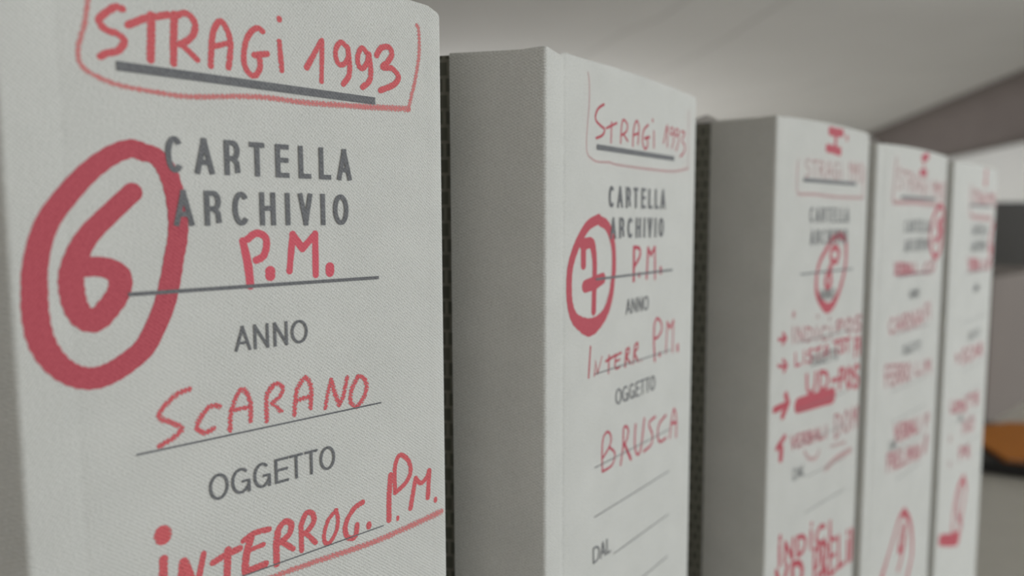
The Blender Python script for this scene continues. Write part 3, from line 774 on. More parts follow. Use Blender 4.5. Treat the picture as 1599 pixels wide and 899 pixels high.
    [1,50.06,322.51,1.84,53.39,322.74,1.85,55.57,320.57,1.87,53.96,318.48,1.86,50.68,317.88,1.84],
    [0,51.83,317.61,1.85,57.43,312.45,1.88],
    [1,60.13,312.33,1.89,60.7,318.23,1.89,62.49,321.99,1.9,65.4,317.92,1.91,67.4,312.01,1.93],
    [0,60.61,316.07,1.89,66.04,316.14,1.92],
    [1,76.08,319.96,1.96,72.69,321.15,1.95,70.1,318.07,1.93,70.64,314.25,1.94,74.04,311.72,1.96,76.68,313,1.97,76.28,315.8,1.97],
    [0,73.43,315.98,1.95,77.06,316.03,1.97],
    [0,81.13,317.76,1.99,82.07,311.37,2],
    [0,80.73,320.49,1.98,80.86,320.03,1.98],
    [0,90.65,316.14,2.03,91.26,319.03,2.03],
    [0,91.26,319.03,2.03,92.53,310.6,2.05],
    [1,97.33,317.07,2.07,95.52,318.84,2.06,94.32,317.21,2.05,95,315.08,2.06,96.61,314.58,2.06,97.42,317.07,2.07],
    [1,97.42,317.07,2.07,98.14,313.24,2.07,96.6,310.37,2.07],
    [1,103.08,316.8,2.09,101.23,318.58,2.08,100.01,316.95,2.08,100.7,314.8,2.08,102.35,314.29,2.09,103.17,316.8,2.09],
    [1,103.17,316.8,2.09,103.91,312.93,2.1,102.34,310.04,2.09],
    [1,105.58,317.54,2.1,107.28,318.32,2.11,109.16,316.52,2.12,107.43,314.46,2.12,109.85,312.19,2.13,109.07,309.91,2.13,106.74,310.21,2.11]]],
  ['red_frame_line', 'penfaint', None, [[1,27.77,329.33,2.6,25.68,314.79,2.6,24.67,307.18,2.6,30.68,305.89,2.64,61.77,306.38,2.85,106.59,305.11,3.18],
    [0,114.49,319.57,2.15,111.6,305.58,2.14]]],
  ['ringed_number', 'pen2', None, [[1,106.53,305.51,3.53,96.28,299.53,3.45,91.4,291.76,3.42,91.05,282.05,3.43,97.54,275.21,3.49,105.2,273.76,3.55,111.89,279.56,3.6,114.15,292.79,3.61,113.39,302.41,3.59,106.53,305.51,3.53],
    [1,109.23,296.41,4.27,103.49,292.86,4.22,109.03,289.63,4.28,104.72,284.92,4.24,99.97,283.43,4.2]]],
  ['red_note', 'penlight', None, [[0,31.85,272.43,2.02,34.39,266.64,2.04],
    [0,34.39,266.64,2.04,35.74,272.23,2.04],
    [1,40.87,271.79,2.07,37.55,271.85,2.05,38.2,266.65,2.06,41.74,266.61,2.08],
    [0,37.87,269.31,2.06,40.57,269.3,2.07],
    [1,43.59,266.26,2.09,43.32,269.06,2.08,43.11,271.68,2.08],
    [1,43.12,271.56,2.08,44.99,271.74,2.09,46.2,270.58,2.1,45.29,269.41,2.09,43.44,269.05,2.09],
    [0,44.09,268.91,2.09,47.2,266.11,2.11],
    [0,48.33,271.57,2.11,49.05,266.04,2.12],
    [1,48.35,271.46,2.11,51.2,270.98,2.13,51.21,269.23,2.13,48.68,268.92,2.11],
    [1,48.68,268.92,2.11,51.99,268.21,2.13,52.02,266.35,2.13,49.05,266.04,2.12],
    [1,54.26,265.82,2.14,54.62,269.07,2.14,55.65,271.18,2.15,57.27,268.94,2.16,58.37,265.66,2.17],
    [0,54.56,267.88,2.14,57.62,267.96,2.16],
    [0,59.56,270.97,2.17,60.27,265.69,2.18],
    [0,60.27,265.69,2.18,63.84,265.7,2.2],
    [0,65.78,270.65,2.2,66.51,265.32,2.21],
    [1,88.79,269.87,2.19,85.05,269.89,2.17,81.86,267.61,2.16,82.12,265.82,2.16,85.36,264.52,2.18,89.45,265.41,2.2],
    [1,96.92,271.61,2.23,93.47,269.02,2.22,93.78,266.96,2.22,97.84,265.5,2.24,101.4,267.71,2.26,101.06,269.94,2.25,96.92,271.61,2.23],
    [0,31.6,266.4,1.49,96.75,264.18,1.75]]],
  ['red_name', 'penlight', None, [[1,34.41,240.53,2.06,30.95,241.23,2.04,28.11,238.45,2.03,28.43,235.77,2.03,31.47,233.42,2.05,35.19,234.15,2.07],
    [1,38.72,233.29,2.09,39.66,238.2,2.09,41.84,241.56,2.1,44.88,238.26,2.11,46.85,233.14,2.13],
    [0,39.45,236.39,2.09,45.52,236.74,2.12],
    [1,50.69,233.07,2.15,50.31,237.45,2.14,50.05,241.55,2.14],
    [1,50.07,241.38,2.14,54.05,241.94,2.16,56.55,240.2,2.17,54.54,238.19,2.17,50.58,237.45,2.15],
    [0,51.95,237.28,2.15,58.43,232.93,2.19],
    [0,61.95,232.87,2.21,61.38,241.98,2.2],
    [0,61.38,241.98,2.2,69.47,232.93,2.25],
    [0,69.47,232.93,2.25,68.84,242.39,2.24],
    [1,73.82,232.66,2.27,74.74,238.59,2.27,77.09,242.64,2.28,80.59,238.66,2.31,82.95,232.49,2.32],
    [0,74.56,236.41,2.27,81.35,236.82,2.31],
    [1,92.19,244.49,2.23,87.15,243.96,2.2,88.41,235.28,2.21],
    [0,87.74,239.86,2.21,91.82,240.44,2.23],
    [0,96.26,242.43,2.25,97.15,236.41,2.26],
    [0,95.88,245,2.24,95.99,244.58,2.24]]],
  ['red_name', 'penlight', None, [[1,29.82,214.75,2.05,24.69,215,2.02,25.99,203.86,2.04],
    [0,25.3,209.74,2.03,29.46,209.66,2.05],
    [1,38.26,213.95,2.1,32.98,214.23,2.07,34.24,203.79,2.08,39.85,203.72,2.11],
    [0,33.6,209.13,2.08,37.87,209.04,2.1],
    [1,42.81,203.01,2.13,42.26,208.5,2.12,41.83,213.62,2.12],
    [1,41.86,213.4,2.12,44.86,213.65,2.13,46.84,211.35,2.14,45.42,209.12,2.14,42.47,208.48,2.12],
    [0,43.51,208.19,2.13,48.61,202.72,2.16],
    [1,51.59,202.57,2.17,51.05,207.86,2.17,50.63,212.79,2.16],
    [1,50.66,212.58,2.16,53.75,212.8,2.18,55.78,210.57,2.19,54.31,208.44,2.19,51.26,207.84,2.17],
    [0,52.34,207.55,2.18,57.56,202.27,2.21],
    [1,62.18,211.99,2.22,59.76,208.73,2.21,60.23,205.17,2.22,63.51,201.97,2.24,66.02,204.8,2.25,65.56,208.26,2.25,62.18,211.99,2.22],
    [0,75.84,210.7,2.16,76.86,203.26,2.17],
    [0,76.86,203.26,2.17,84.12,202.94,2.21],
    [0,88.81,207.44,2.23,89.57,202.15,2.24],
    [0,88.48,209.71,2.23,88.61,209.32,2.23],
    [0,94.1,201.8,2.26,94.43,209.24,2.26],
    [0,94.43,209.24,2.26,98.39,204.84,2.28],
    [0,98.39,204.84,2.28,101.16,208.71,2.3],
    [0,101.16,208.71,2.3,103.75,201.07,2.31]]],
  ['red_note', 'penlight', None, [[0,43.43,178.07,2.27,46.89,168.25,2.3],
    [0,46.89,168.25,2.3,48.24,177.69,2.3],
    [1,54.62,176.9,2.34,50.5,177.04,2.32,51.6,168.31,2.33,55.97,168.28,2.35],
    [0,51.04,172.78,2.32,54.37,172.75,2.34],
    [1,58.28,167.71,2.37,57.79,172.35,2.36,57.39,176.69,2.35],
    [1,57.41,176.5,2.35,59.73,176.77,2.37,61.29,174.84,2.38,60.23,172.92,2.37,57.95,172.34,2.36],
    [0,58.76,172.1,2.37,62.78,167.49,2.39],
    [0,63.89,176.44,2.39,65.08,167.38,2.41],
    [1,63.91,176.26,2.39,67.49,175.45,2.41,67.6,172.61,2.42,64.46,172.1,2.4],
    [1,64.46,172.1,2.4,68.63,170.95,2.42,68.76,167.92,2.43,65.08,167.38,2.41],
    [1,71.59,167.07,2.44,71.86,172.32,2.44,73.04,175.71,2.44,75.18,172.1,2.46,76.72,166.82,2.47],
    [0,71.85,170.4,2.44,75.67,170.51,2.46],
    [0,77.95,175.32,2.47,79.1,166.88,2.49],
    [0,79.1,166.88,2.49,83.59,166.91,2.51],
    [0,86.14,172.2,2.52,86.97,166.33,2.53],
    [0,85.79,174.7,2.52,85.9,174.28,2.52],
    [0,98.52,166.04,2.31,97.45,173.47,2.3],
    [1,97.47,173.32,2.3,101.79,174.03,2.32,103.68,172.36,2.33,101.6,170.26,2.32,98.03,169.46,2.31],
    [0,101.33,158.59,5.83,98.64,151.7,5.8]]],
  ['red_note', 'penlight', None, [[0,34.8,153.35,2.24,33.65,163.15,2.23],
    [1,33.67,162.95,2.23,37.18,162.95,2.25,38.79,160.34,2.26,37.17,158.06,2.25,34.27,157.86,2.24],
    [1,42.44,152.69,2.29,41.97,157.59,2.28,41.59,162.16,2.28],
    [1,41.62,161.96,2.28,44.29,162.14,2.29,46.06,160.04,2.3,44.79,158.07,2.3,42.15,157.57,2.28],
    [0,43.08,157.28,2.29,47.62,152.25,2.32],
    [1,54.12,160.75,2.35,49.15,161.12,2.32,50.24,152.31,2.33,55.54,152.04,2.36],
    [0,49.68,156.82,2.33,53.72,156.61,2.35],
    [0,57.13,160.69,2.37,58.3,151.52,2.38],
    [0,58.3,151.52,2.38,63.4,151.36,2.41],
    [0,66.04,159.68,2.42,67.23,150.58,2.43],
    [0,70.39,150.31,2.45,70.19,159.21,2.44],
    [0,70.19,159.21,2.44,73.18,154.05,2.46],
    [0,73.18,154.05,2.46,74.87,158.68,2.47],
    [0,74.87,158.68,2.47,77.08,149.73,2.49],
    [0,79.51,155.58,2.5,80.34,149.46,2.51],
    [0,79.15,158.2,2.49,79.26,157.76,2.49],
    [0,83.98,149.14,2.53,83.3,157.56,2.52],
    [0,83.3,157.56,2.52,89.53,148.84,2.56],
    [0,89.53,148.84,2.56,88.85,157.1,2.55]]],
  ['ringed_number', 'marker', None, [[1,65.61,120.6,5.43,58.24,118.36,3.34,49.78,109.11,2.62,41.51,100.06,2.9,35.2,93.3,3.82,32.62,89.58,5.07],
    [1,66.76,120.27,5.45,76.87,112.07,4.19,83.31,98.6,3.56,83.84,85.96,3.58,76.16,74.07,3.53],
    [1,67.79,112.34,3.08,61.81,107.34,3.04,60.58,99.72,3.04,66.59,95.76,3.09,69.26,100.97,3.1,69.17,110.31,3.09],
    [1,67.55,105.56,3.08,65.86,92.76,3.08,60.15,85.82,3.05],
    [0,61.28,98.49,6.09,61.34,98.07,6.09]]],
 ],
 4: [
  ['red_roman_numeral', 'pen2', None, [[0,86.26,330.22,5.68,86.47,329.32,5.68],
    [0,86.37,329.77,3.78,85.91,323.38,3.79],
    [0,85.93,323.29,6.63,85.99,323.01,6.63]]],
  ['red_heading', 'penfaint', None, [[1,55.27,315.84,2.49,52.74,316.68,2.48,50.82,314.83,2.47,52.39,312.97,2.48,55.36,311.43,2.49,56.39,309.45,2.5,54.68,307.88,2.49,51.99,308.21,2.48],
    [1,57.61,315.36,2.5,60.48,315.81,2.52,63.41,316.06,2.53],
    [0,60.48,315.81,2.52,62.2,307.57,2.53],
    [1,67.65,307.48,2.56,66.81,311.71,2.56,66.1,315.66,2.55],
    [1,66.13,315.49,2.55,68.81,315.75,2.56,70.73,314.01,2.58,69.6,312.26,2.57,66.99,311.7,2.56],
    [0,67.95,311.5,2.56,72.87,307.39,2.59],
    [1,75.04,307.35,2.6,75.04,312.2,2.6,76.18,315.32,2.6,78.81,312.04,2.62,80.87,307.25,2.63],
    [0,75.13,310.43,2.6,79.46,310.6,2.63],
    [1,87.11,313.94,2.66,84.35,314.84,2.65,82.54,312.27,2.64,83.27,309.16,2.65,86.16,307.16,2.66,88.14,308.27,2.67,87.6,310.54,2.67],
    [0,85.34,310.63,2.66,88.19,310.75,2.67],
    [0,91.26,312.25,2.69,92.5,307.05,2.7],
    [0,90.73,314.47,2.68,90.87,314.1,2.68],
    [0,97.15,312.48,2.72,97.66,315.38,2.72],
    [0,97.66,315.38,2.72,99.7,306.96,2.74],
    [1,104.85,313.52,2.76,102.61,315.3,2.75,101.34,313.62,2.74,102.27,311.46,2.75,104.19,310.95,2.76,104.95,313.52,2.76],
    [1,104.95,313.52,2.76,106.08,309.56,2.77,104.48,306.64,2.76],
    [1,111.54,313.35,2.8,109.25,315.19,2.79,107.97,313.44,2.78,108.94,311.19,2.79,110.9,310.67,2.8,111.65,313.34,2.8],
    [1,111.65,313.34,2.8,112.83,309.23,2.81,111.23,306.18,2.8],
    [1,114.38,314.19,2.81,116.28,315.08,2.82,118.62,313.16,2.84,116.8,310.88,2.83,119.82,308.41,2.85,119.12,305.93,2.85,116.36,306.29,2.83]]],
  ['red_frame_line', 'penfaint', None, [[1,45.71,319.33,3.48,45.93,302.02,3.5,55.61,298.57,3.58,110.6,297.3,4.01]]],
  ['ringed_number', 'pen2', None, [[1,118.05,292.98,4.58,111.9,283.46,4.54,109.44,276.34,4.52,114.99,270.89,4.58],
    [1,117.6,277.57,4.08,116.65,272.77,4.08,114.53,264.15,4.07]]],
  ['red_note', 'penlight', None, [[0,47.58,269.64,3.01,52.03,261.93,3.05],
    [0,52.03,261.93,3.05,53.62,269.15,3.05],
    [1,61.65,268.28,3.11,56.47,268.56,3.07,57.93,261.85,3.09,63.42,261.71,3.12],
    [0,57.18,265.28,3.08,61.37,265.15,3.11],
    [1,66.32,261.22,3.14,65.68,264.72,3.14,65.15,268,3.13],
    [1,65.18,267.86,3.13,68.1,267.96,3.15,70.08,266.46,3.16,68.74,265.06,3.15,65.87,264.71,3.14],
    [0,66.9,264.5,3.14,71.97,260.94,3.18],
    [0,73.35,267.53,3.18,74.87,260.8,3.2],
    [1,73.38,267.39,3.18,77.91,266.64,3.21,78.04,264.56,3.22,74.08,264.3,3.19],
    [1,74.08,264.3,3.19,79.34,263.31,3.23,79.51,261.09,3.23,74.87,260.8,3.2],
    [1,98.74,265.4,2.96,93.72,265.65,2.93,89.53,263.69,2.91,89.93,262,2.91,94.32,260.49,2.94,99.79,260.96,2.97],
    [1,109.57,266.61,3.02,105.05,264.21,3,105.56,262.11,3,111.12,260.24,3.04,115.83,262.19,3.06,115.25,264.56,3.06,109.57,266.61,3.02]]],
  ['red_name', 'penlight', None, [[0,28.45,204.49,3.46,37.36,201.95,3.53,30.88,200.64,3.48],
    [1,53.99,205.31,2.93,49.11,206.26,2.89,44.88,204.34,2.87,47.6,202.33,2.89,53.19,200.66,2.92,54.81,198.55,2.94,51.05,196.91,2.91,45.75,197.28,2.88],
    [1,69.57,204.52,3.02,64.45,205.62,2.99,60.51,202.58,2.97,61.2,199.35,2.97,65.79,196.5,3,71.13,197.33,3.04],
    [1,76.32,196.35,3.07,77.42,201.6,3.07,80.47,204.95,3.09,85.09,201.36,3.12,88.19,196.18,3.15],
    [0,77.22,199.68,3.07,86.09,199.8,3.13],
    [1,93.81,196.1,3.18,93.12,200.28,3.17,92.62,204.19,3.17],
    [1,92.66,204.02,3.17,98.56,204.19,3.2,102.31,202.43,3.23,99.35,200.76,3.21,93.51,200.27,3.18],
    [0,95.54,200.05,3.19,105.16,195.93,3.25]]],
  ['red_note', 'penlight', None, [[0,21.97,173.9,3.44,23.18,167.63,3.46],
    [0,23.18,167.63,3.46,28.81,166.73,3.5],
    [0,31.78,172.1,3.52,33.05,165.61,3.53],
    [1,41.98,169.73,3.6,38.92,170.8,3.57,36.27,169.9,3.56,37.99,168.32,3.57,41.53,166.64,3.6,42.56,165.05,3.61,40.2,164.36,3.59,36.85,165.19,3.56],
    [1,44.87,168.95,3.62,48.54,168.72,3.65,52.27,168.36,3.68],
    [0,48.54,168.72,3.65,49.68,162.41,3.67],
    [1,55.96,161.21,3.71,56.52,164.99,3.72,58.29,167.25,3.73,61.2,164.12,3.75,63.24,159.81,3.77],
    [0,56.44,163.58,3.72,61.85,162.82,3.76],
    [1,63.45,169.26,3.39,71.15,169.16,3.44,79.03,168.95,3.5],
    [0,71.15,169.16,3.44,72.27,162.46,3.46],
    [1,98.67,166.91,3.64,91.8,168.03,3.59,85.57,166.83,3.55,89.21,165.03,3.57,97.04,163.09,3.63,99.14,161.15,3.65,93.53,160.32,3.61,85.97,161.35,3.55]]],
  ['red_mark', 'penlight', None, [[0,24.55,148.37,4.36,24.64,147.91,4.36]]],
  ['red_mark', 'penlight', None, [[0,26.41,130.04,4.4,26.5,129.56,4.4]]],
  ['red_note', 'penlight', None, [[0,57.05,150.44,2.8,58.32,144.3,2.81],
    [0,56.51,153.06,2.8,56.7,152.62,2.8],
    [0,64.57,143.79,2.85,63.59,152.4,2.84],
    [0,63.59,152.4,2.84,74.18,143.2,2.91],
    [0,74.18,143.2,2.91,73.16,151.92,2.89],
    [0,78.8,151.54,2.93,80.75,142.49,2.94],
    [1,78.84,151.36,2.93,86.52,149.93,2.97,90.08,146.26,3,87.45,142.85,2.98,80.75,142.49,2.94]]],
  ['red_note', 'penlight', None, [[0,53.8,126.44,3.17,52.07,135.03,3.15],
    [1,52.1,134.86,3.15,59.78,133.92,3.21,63.11,131.31,3.23,59.36,129.83,3.21,53,130.4,3.16],
    [1,70.54,124,3.28,69.92,128.18,3.28,69.5,132.06,3.27],
    [1,69.53,131.89,3.27,75.53,131.3,3.31,79.31,129.09,3.34,76.27,127.83,3.32,70.32,128.12,3.28],
    [0,72.38,127.63,3.29,82.09,122.32,3.36]]],
  ['ringed_number', 'marker', None, [[1,66.82,109.33,6.74,53.18,105.85,3.75,44.88,95.06,3.69,41.83,84.3,3.68,45.88,72.24,4.65],
    [1,68.86,108.32,5.8,76.56,98.04,3.94,71.35,87.37,3.91,66.18,76.82,4.36,62.78,66.78,4.83],
    [0,11.47,81.11,7.77,37.3,72.68,10.06,59.16,66.99,10.54]]],
  ['red_scribble', 'penlight', None, [[1,59.11,102.82,5.69,52.24,92.92,5.63,60.1,80.12,5.74],
    [0,68.65,73.63,4.87,61.6,81.58,4.8]]],
 ],
}


# ------------------------------------------------------------------ archive folders
MM = 0.001


def arc(cx, cy, r, a0, a1, n):
    return [(cx + r * math.cos(a0 + (a1 - a0) * i / n), cy + r * math.sin(a0 + (a1 - a0) * i / n)) for i in range(n + 1)]


def corner(px, py, d_in, d_out, r, n=6):
    """rounded corner between the direction that arrives and the one that leaves; also returns the tangent length"""
    a = math.atan2(d_in[1], d_in[0])
    b = math.atan2(d_out[1], d_out[0])
    t = (b - a + PI) % (2 * PI) - PI
    L = abs(r * math.tan(t / 2))
    sx, sy = px - d_in[0] * L, py - d_in[1] * L
    s = 1 if t > 0 else -1
    cx, cy = sx - d_in[1] * r * s, sy + d_in[0] * r * s
    a0 = math.atan2(sy - cy, sx - cx)
    return arc(cx, cy, r, a0, a0 + t, n), L


def folder_cloth(W, H, aL, aR, wrap, notch, groove, dome, drop):
    """the cloth that covers the spine and laps round onto both covers, as one sheet with thickness"""
    dl = (math.cos(aL), math.sin(aL))
    dr = (math.cos(aR), math.sin(aR))
    path = [(wrap * dl[0] * (1 - i / 4), wrap * dl[1] * (1 - i / 4)) for i in range(4)]
    c, L = corner(0, 0, (-dl[0], -dl[1]), (1, 0), 1.6)
    path += c
    for gx, dep in ((9.2, groove), (W - 6.5, groove * 0.5)):
        for k in (-1.6, -0.9, -0.4, 0, 0.4, 0.9, 1.6):
            path.append((gx + k, dep * math.exp(-(k / 0.8) ** 2)))
        if gx < W / 2:
            for k in range(1, 12): path.append((gx + 2 + (W - 17 - gx) * k / 12, 0))
    c, L = corner(W, 0, (1, 0), dr, 1.0)
    path += c
    path += [(W + wrap * dr[0] * i / 4, wrap * dr[1] * i / 4) for i in range(1, 5)]
    n = len(path)
    nor = []
    for i in range(n):
        a, b = path[max(i - 1, 0)], path[min(i + 1, n - 1)]
        d = Vector((b[0] - a[0], b[1] - a[1])).normalized()
        nor.append((-d.y, d.x))
    T = 0.7

    def top(x, y):
        h = dome * max(0.0, math.sin(PI * min(max(x / W, 0), 1))) if y < 3 else 0.0
        if y < 3 and notch:
            h += 0.7 * notch * math.exp(-(x / (3.0 if x > 0 else 16.0)) ** 2)
            h -= drop * math.exp(-((x - W) / 3.0) ** 2)
            h -= notch * math.exp(-((x - 6.5) / 2.2) ** 2) - notch * 0.35 * math.exp(-((x - 11) / 2.0) ** 2)
            h -= 0.25 * notch * math.exp(-((x - W + 2) / 1.5) ** 2)
        return h
    zs = [0, H * 0.25, H * 0.5, H * 0.75, H - 1.2, H - 0.35, H]
    inset = [0, 0, 0, 0, 0, 0.08, 0.35]
    bm = bmesh.new()
    outer, inner = [], []
    for z, q in zip(zs, inset):
        outer.append([bm.verts.new(((p[0] + nn[0] * q) * MM, (p[1] + nn[1] * q) * MM, (z + (top(*p) if z > H * 0.8 else 0)) * MM)) for p, nn in zip(path, nor)])
        inner.append([bm.verts.new(((p[0] + nn[0] * (T - q * 0.3)) * MM, (p[1] + nn[1] * (T - q * 0.3)) * MM, (z + (top(*p) if z > H * 0.8 else 0)) * MM)) for p, nn in zip(path, nor)])
    for A, flip in ((outer, False), (inner, True)):
        for r in range(len(zs) - 1):
            for i in range(n - 1):
                f = (A[r][i], A[r][i + 1], A[r + 1][i + 1], A[r + 1][i])
                bm.faces.new(f[::-1] if flip else f)
    for i in range(n - 1):
        bm.faces.new((outer[-1][i], outer[-1][i + 1], inner[-1][i + 1], inner[-1][i]))
        bm.faces.new((outer[0][i + 1], outer[0][i], inner[0][i], inner[0][i + 1]))
    for r in range(len(zs) - 1):
        bm.faces.new((outer[r][0], outer[r + 1][0], inner[r + 1][0], inner[r][0]))
        bm.faces.new((outer[r + 1][-1], outer[r][-1], inner[r][-1], inner[r + 1][-1]))
    return bm


def cover_board(px, ang, side, H, length=246.0):
    """a cover board from the spine corner along ang; side -1 or +1 is the direction of its outer face"""
    d = Vector((math.cos(ang), math.sin(ang)))
    nin = Vector((-d.y, d.x)) * side
    bm = bmesh.new()
    uvl = bm.loops.layers.uv.new('uv')
    P = []
    for s, o in ((4.5, 0.75), (length, 0.75), (length, 3.1), (4.5, 3.1)):
        P.append(Vector((px, 0)) + d * s + nin * o)
    lo = [bm.verts.new((p.x * MM, p.y * MM, 0)) for p in P]
    hi = [bm.verts.new((p.x * MM, p.y * MM, (H - 0.5) * MM)) for p in P]
    fs = [bm.faces.new(lo), bm.faces.new(hi)] + [bm.faces.new((lo[i], lo[(i + 1) % 4], hi[(i + 1) % 4], hi[i])) for i in range(4)]
    for f in fs:
        for l in f.loops:
            v = l.vert.co
            l[uvl].uv = ((Vector((v.x, v.y)) - Vector((px, 0)) * MM).dot(d), v.z)
    return bm


# strokes: smooth lines of ink on the spine
def catmull(P, n):
    out = []
    for i in range(len(P) - 1):
        p0, p1, p2, p3 = P[max(i - 1, 0)], P[i], P[i + 1], P[min(i + 2, len(P) - 1)]
        for k in range(n):
            t = k / n
            out.append(tuple(0.5 * (2 * b + (c - a) * t + (2 * a - 5 * b + 4 * c - d) * t * t + (3 * b - a - 3 * c + d) * t ** 3)
                             for a, b, c, d in zip(p0, p1, p2, p3)))
    out.append(P[-1])
    return out


RND = random.Random(4)


def stroke(bm, P, y, cap=True, rough=0.05, creep=0.0):
    """a ribbon with round ends through points (x, z, width) in mm at depth y"""
    ph = RND.random() * 9
    pts = [(x, z, w * (1 + rough * math.sin(ph + 1.9 * i) + rough * 0.6 * math.sin(ph * 2 + 4.3 * i))) for i, (x, z, w) in enumerate(P)]
    uvl = bm.loops.layers.uv.verify()
    rows = []
    n = len(pts)
    for i, (x, z, w) in enumerate(pts):
        a, b = pts[max(i - 1, 0)], pts[min(i + 1, n - 1)]
        dx, dz = b[0] - a[0], b[1] - a[1]
        L = math.hypot(dx, dz) or 1.0
        dx, dz = dx / L, dz / L
        if cap and i == 0:
            for k in (0.05, 0.35, 0.7):
                c = math.sqrt(1 - (1 - k) ** 2)
                rows.append((x - dx * w / 2 * (1 - k), z - dz * w / 2 * (1 - k), -dz * w / 2 * c, dx * w / 2 * c))
        rows.append((x, z, -dz * w / 2, dx * w / 2))
        if cap and i == n - 1:
            for k in (0.7, 0.35, 0.05):
                c = math.sqrt(1 - (1 - k) ** 2)
                rows.append((x + dx * w / 2 * (1 - k), z + dz * w / 2 * (1 - k), -dz * w / 2 * c, dx * w / 2 * c))
    prev = None
    for x, z, nx, nz in rows:
        y -= creep
        r = (bm.verts.new(((x + nx) * MM, y * MM, (z + nz) * MM)), bm.verts.new(((x - nx) * MM, y * MM, (z - nz) * MM)))
        if prev:
            f = bm.faces.new((prev[0], prev[1], r[1], r[0]))
            for l, u in zip(f.loops, (0, 1, 1, 0)): l[uvl].uv = (u, 0)
        prev = r


def flat_part(name, bm, mat, parent):
    """ink stays facing outwards (towards -y)"""
    me = bpy.data.meshes.new(name)
    bm.normal_update()
    for f in bm.faces:
        if f.normal.y > 0: f.normal_flip()
    bm.to_mesh(me)
    bm.free()
    me.materials.append(mat)
    o = bpy.data.objects.new(name, me)
    COL.objects.link(o)
    o.parent = parent
    return o


def ell(cx, cy, rx, ry, a0, a1, n=14):
    return [(cx + rx * math.cos(math.radians(a0 + (a1 - a0) * i / n)), cy + ry * math.sin(math.radians(a0 + (a1 - a0) * i / n))) for i in range(n + 1)]


# printed capitals in a unit box (x right, y up); coordinates run along the middle of the stroke
TYPE = {
    'C': [ell(.5, .5, .5, .5, 42, 318, 20)],
    'A': [[(0, 0), (.5, 1)], [(.5, 1), (1, 0)], [(.17, .30), (.83, .30)]],
    'R': [[(0, 0), (0, 1)], [(0, 1), (.55, 1)] + ell(.58, .74, .37, .26, 90, -90, 10) + [(0, .48)], [(.55, .48), (.9, .34), (.97, 0)]],
    'T': [[(0, 1), (1, 1)], [(.5, 0), (.5, 1)]],
    'E': [[(0, 0), (0, 1)], [(0, 1), (1, 1)], [(0, .53), (.93, .53)], [(0, 0), (1, 0)]],
    'L': [[(0, 0), (0, 1)], [(0, 0), (1, 0)]],
    'H': [[(0, 0), (0, 1)], [(1, 0), (1, 1)], [(0, .52), (1, .52)]],
    'I': [[(.5, 0), (.5, 1)]],
    'V': [[(0, 1), (.5, 0)], [(.5, 0), (1, 1)]],
    'O': [ell(.5, .5, .5, .5, 90, 455, 26)],
    'N': [[(0, 0), (0, 1)], [(0, 1), (1, 0)], [(1, 0), (1, 1)]],
    'G': [ell(.5, .5, .5, .5, 45, 330, 20) + [(1, .22), (1, .46), (.55, .46)], [(1, .4), (1, 0)]],
    'D': [[(0, 0), (0, 1)], [(0, 1), (.35, 1)] + ell(.4, .5, .6, .5, 90, -90, 14) + [(0, 0)]],
}


def print_word(F, key, y, parent, name):
    zt, zl, wd, letters = WORDS[key]
    k, bx, bz = F['k'], F['barx'], F['barz']
    bm = bmesh.new()
    for ch, a, b in letters:
        x0, x1, y0, y1 = bx + a * k + wd / 2, bx + b * k - wd / 2, bz + zl * k + wd / 2, bz + zt * k - wd / 2
        for pl in TYPE[ch]:
            pts = [(x0 + (x1 - x0) * u, y0 + (y1 - y0) * v) for u, v in pl]
            if len(pts) == 2:                      # square ends, out to the full height
                (ax, az), (cx, cz) = pts
                L = math.hypot(cx - ax, cz - az) or 1
                ex, ez = (cx - ax) / L * wd / 2, (cz - az) / L * wd / 2
                pts = [(ax - ex, az - ez), (cx + ex, cz + ez)]
            stroke(bm, [(x, z, wd) for x, z in pts], y, cap=False, rough=0.0)
            y -= 0.003
    return flat_part(name, bm, INK['print'], parent)


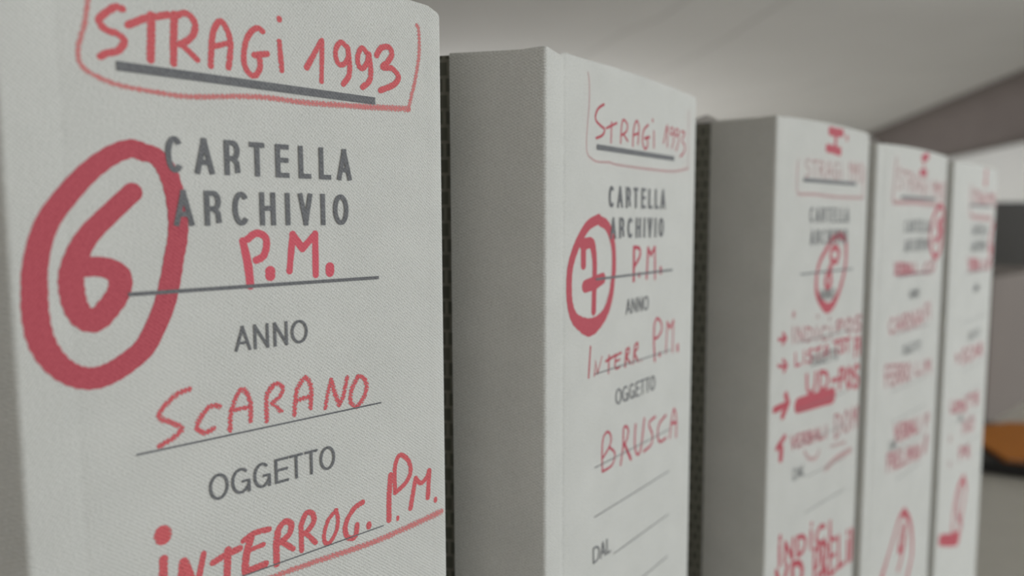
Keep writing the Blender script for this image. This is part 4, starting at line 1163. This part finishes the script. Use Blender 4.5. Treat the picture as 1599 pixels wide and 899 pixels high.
SPEC = [  # cover directions as compass headings (degrees from straight ahead, clockwise), label
    (-80, -82, 'nearest grey cloth archive folder, with a large red ringed 6 on its spine'),
    (-78, -66, 'second grey cloth archive folder, with a red ringed 7 and a blank lower spine'),
    (-56, -58, 'third grey cloth archive folder, with a small ringed 8 and red arrows'),
    (-52, -55, 'fourth grey cloth archive folder, with a red ringed 9 low on its spine'),
    (-50, -50, 'farthest grey cloth archive folder in the row, beside the monitor and cardboard box'),
]
LINE_NAMES = ('bar', 'l1', 'l2', 'l3', 'l4', 'l5', 'l6')
for i, F in enumerate(FOLDERS):
    W, H = F['W'], F['H']
    yaw = math.radians(F['yaw'])
    root = empty('archive_folder', (F['x'] * MM, F['y'] * MM, TABLE), PI / 2 - yaw)
    hl, hr, lab = SPEC[i]
    tag(root, lab, 'folder', 'archive folders standing in a row')
    aL, aR = yaw - math.radians(hl), yaw - math.radians(hr)
    o = link_bm('cloth_spine', folder_cloth(W, H, aL, aR, 28.5, 0.9 if i == 1 else 0.35, (0.07, 0.16, 0.05, 0.35, 0.15)[i], (0.5, 1.1, 1.2, 1.4, 1.0)[i], (1.7, 0.2, 0.3, 0.3, 0.3)[i]), CLOTH, root, True)
    tag(o, 'pale grey woven cloth spine')
    tag(link_bm('left_cover', cover_board(0, aL, -1, H), PATTERN, root), 'dark cover board with a worn pale pattern')
    tag(link_bm('right_cover', cover_board(W, aR, 1, H), PATTERN, root), 'dark cover board with a worn pale pattern')
    box('spine_board', (4 * MM, 0.9 * MM, 0.0), ((W - 4) * MM, 2.9 * MM, (H - 0.6) * MM), BOARD, root)
    # print: two-line title, headings and ruled lines
    py = -0.16
    t = print_word(F, 'CARTELLA', py, root, 'printed_title')
    t['label'] = 'grey printed capitals reading CARTELLA'
    t = print_word(F, 'ARCHIVIO', py, root, 'printed_title')
    t['label'] = 'grey printed capitals reading ARCHIVIO'
    for key in ('ANNO', 'OGGETTO', 'DAL'):
        t = print_word(F, key, py, root, 'printed_heading')
        t['label'] = 'thin grey printed capitals reading ' + key
    for key in LINE_NAMES:
        dz, a, b, th = LINES[key]
        bm = bmesh.new()
        z = F['barz'] + dz * F['k']
        stroke(bm, [(F['barx'] + a * F['k'], z, th), (F['barx'] + (a + b) * F['k'] / 2, z, th), (F['barx'] + b * F['k'], z, th)], py, cap=False, rough=0)
        flat_part('printed_bar' if key == 'bar' else 'ruled_line', bm, INK['print'], root)
    # red handwriting
    for name, ink, label, strokes in WRITING[i]:
        y = -0.03
        bm = bmesh.new()
        for s in strokes:
            P = [tuple(s[j:j + 3]) for j in range(1, len(s), 3)]
            if s[0] and len(P) > 2: P = catmull(P, 6)
            elif len(P) == 2:
                a, b = P
                P = [tuple(u + (v - u) * k / 4 for u, v in zip(a, b)) for k in range(5)]
            stroke(bm, P, y, rough=0.03 if s[0] else 0.05, creep=0.0003)
            y -= 0.0015
        t = flat_part(name, bm, INK[ink], root)
        if label: t['label'] = label

# paper sticking up out of the third folder
F = FOLDERS[2]
root = empty('loose_sheet', (F['x'] * MM, F['y'] * MM, TABLE), PI / 2 - math.radians(F['yaw']))
tag(root, 'white paper sheet standing inside the third folder, one corner poking above its left cover', 'paper')
aL = math.radians(F['yaw'] + 56)
d = Vector((math.cos(aL), math.sin(aL)))
nin = Vector((-d.y, d.x)) * -1
bm = bmesh.new()
prof = [(24, 0.3), (236, 0.3), (236, F['H'] - 9), (70, F['H'] - 4), (46, F['H'] - 1.0), (38, F['H'] + 2.2), (32, F['H'] + 3.6), (28, F['H'] + 1.6), (24, F['H'] - 2)]


A = [bm.verts.new(((d.x * s + nin.x * 4.2) * MM, (d.y * s + nin.y * 4.2) * MM, z * MM)) for s, z in prof]
B = [bm.verts.new(((d.x * s + nin.x * 4.6) * MM, (d.y * s + nin.y * 4.6) * MM, z * MM)) for s, z in prof]
bm.faces.new(A); bm.faces.new(B[::-1])
for k in range(len(A)): bm.faces.new((A[k], B[k], B[(k + 1) % len(A)], A[(k + 1) % len(A)]))
link_bm('sheet', bm, PAPER, root)
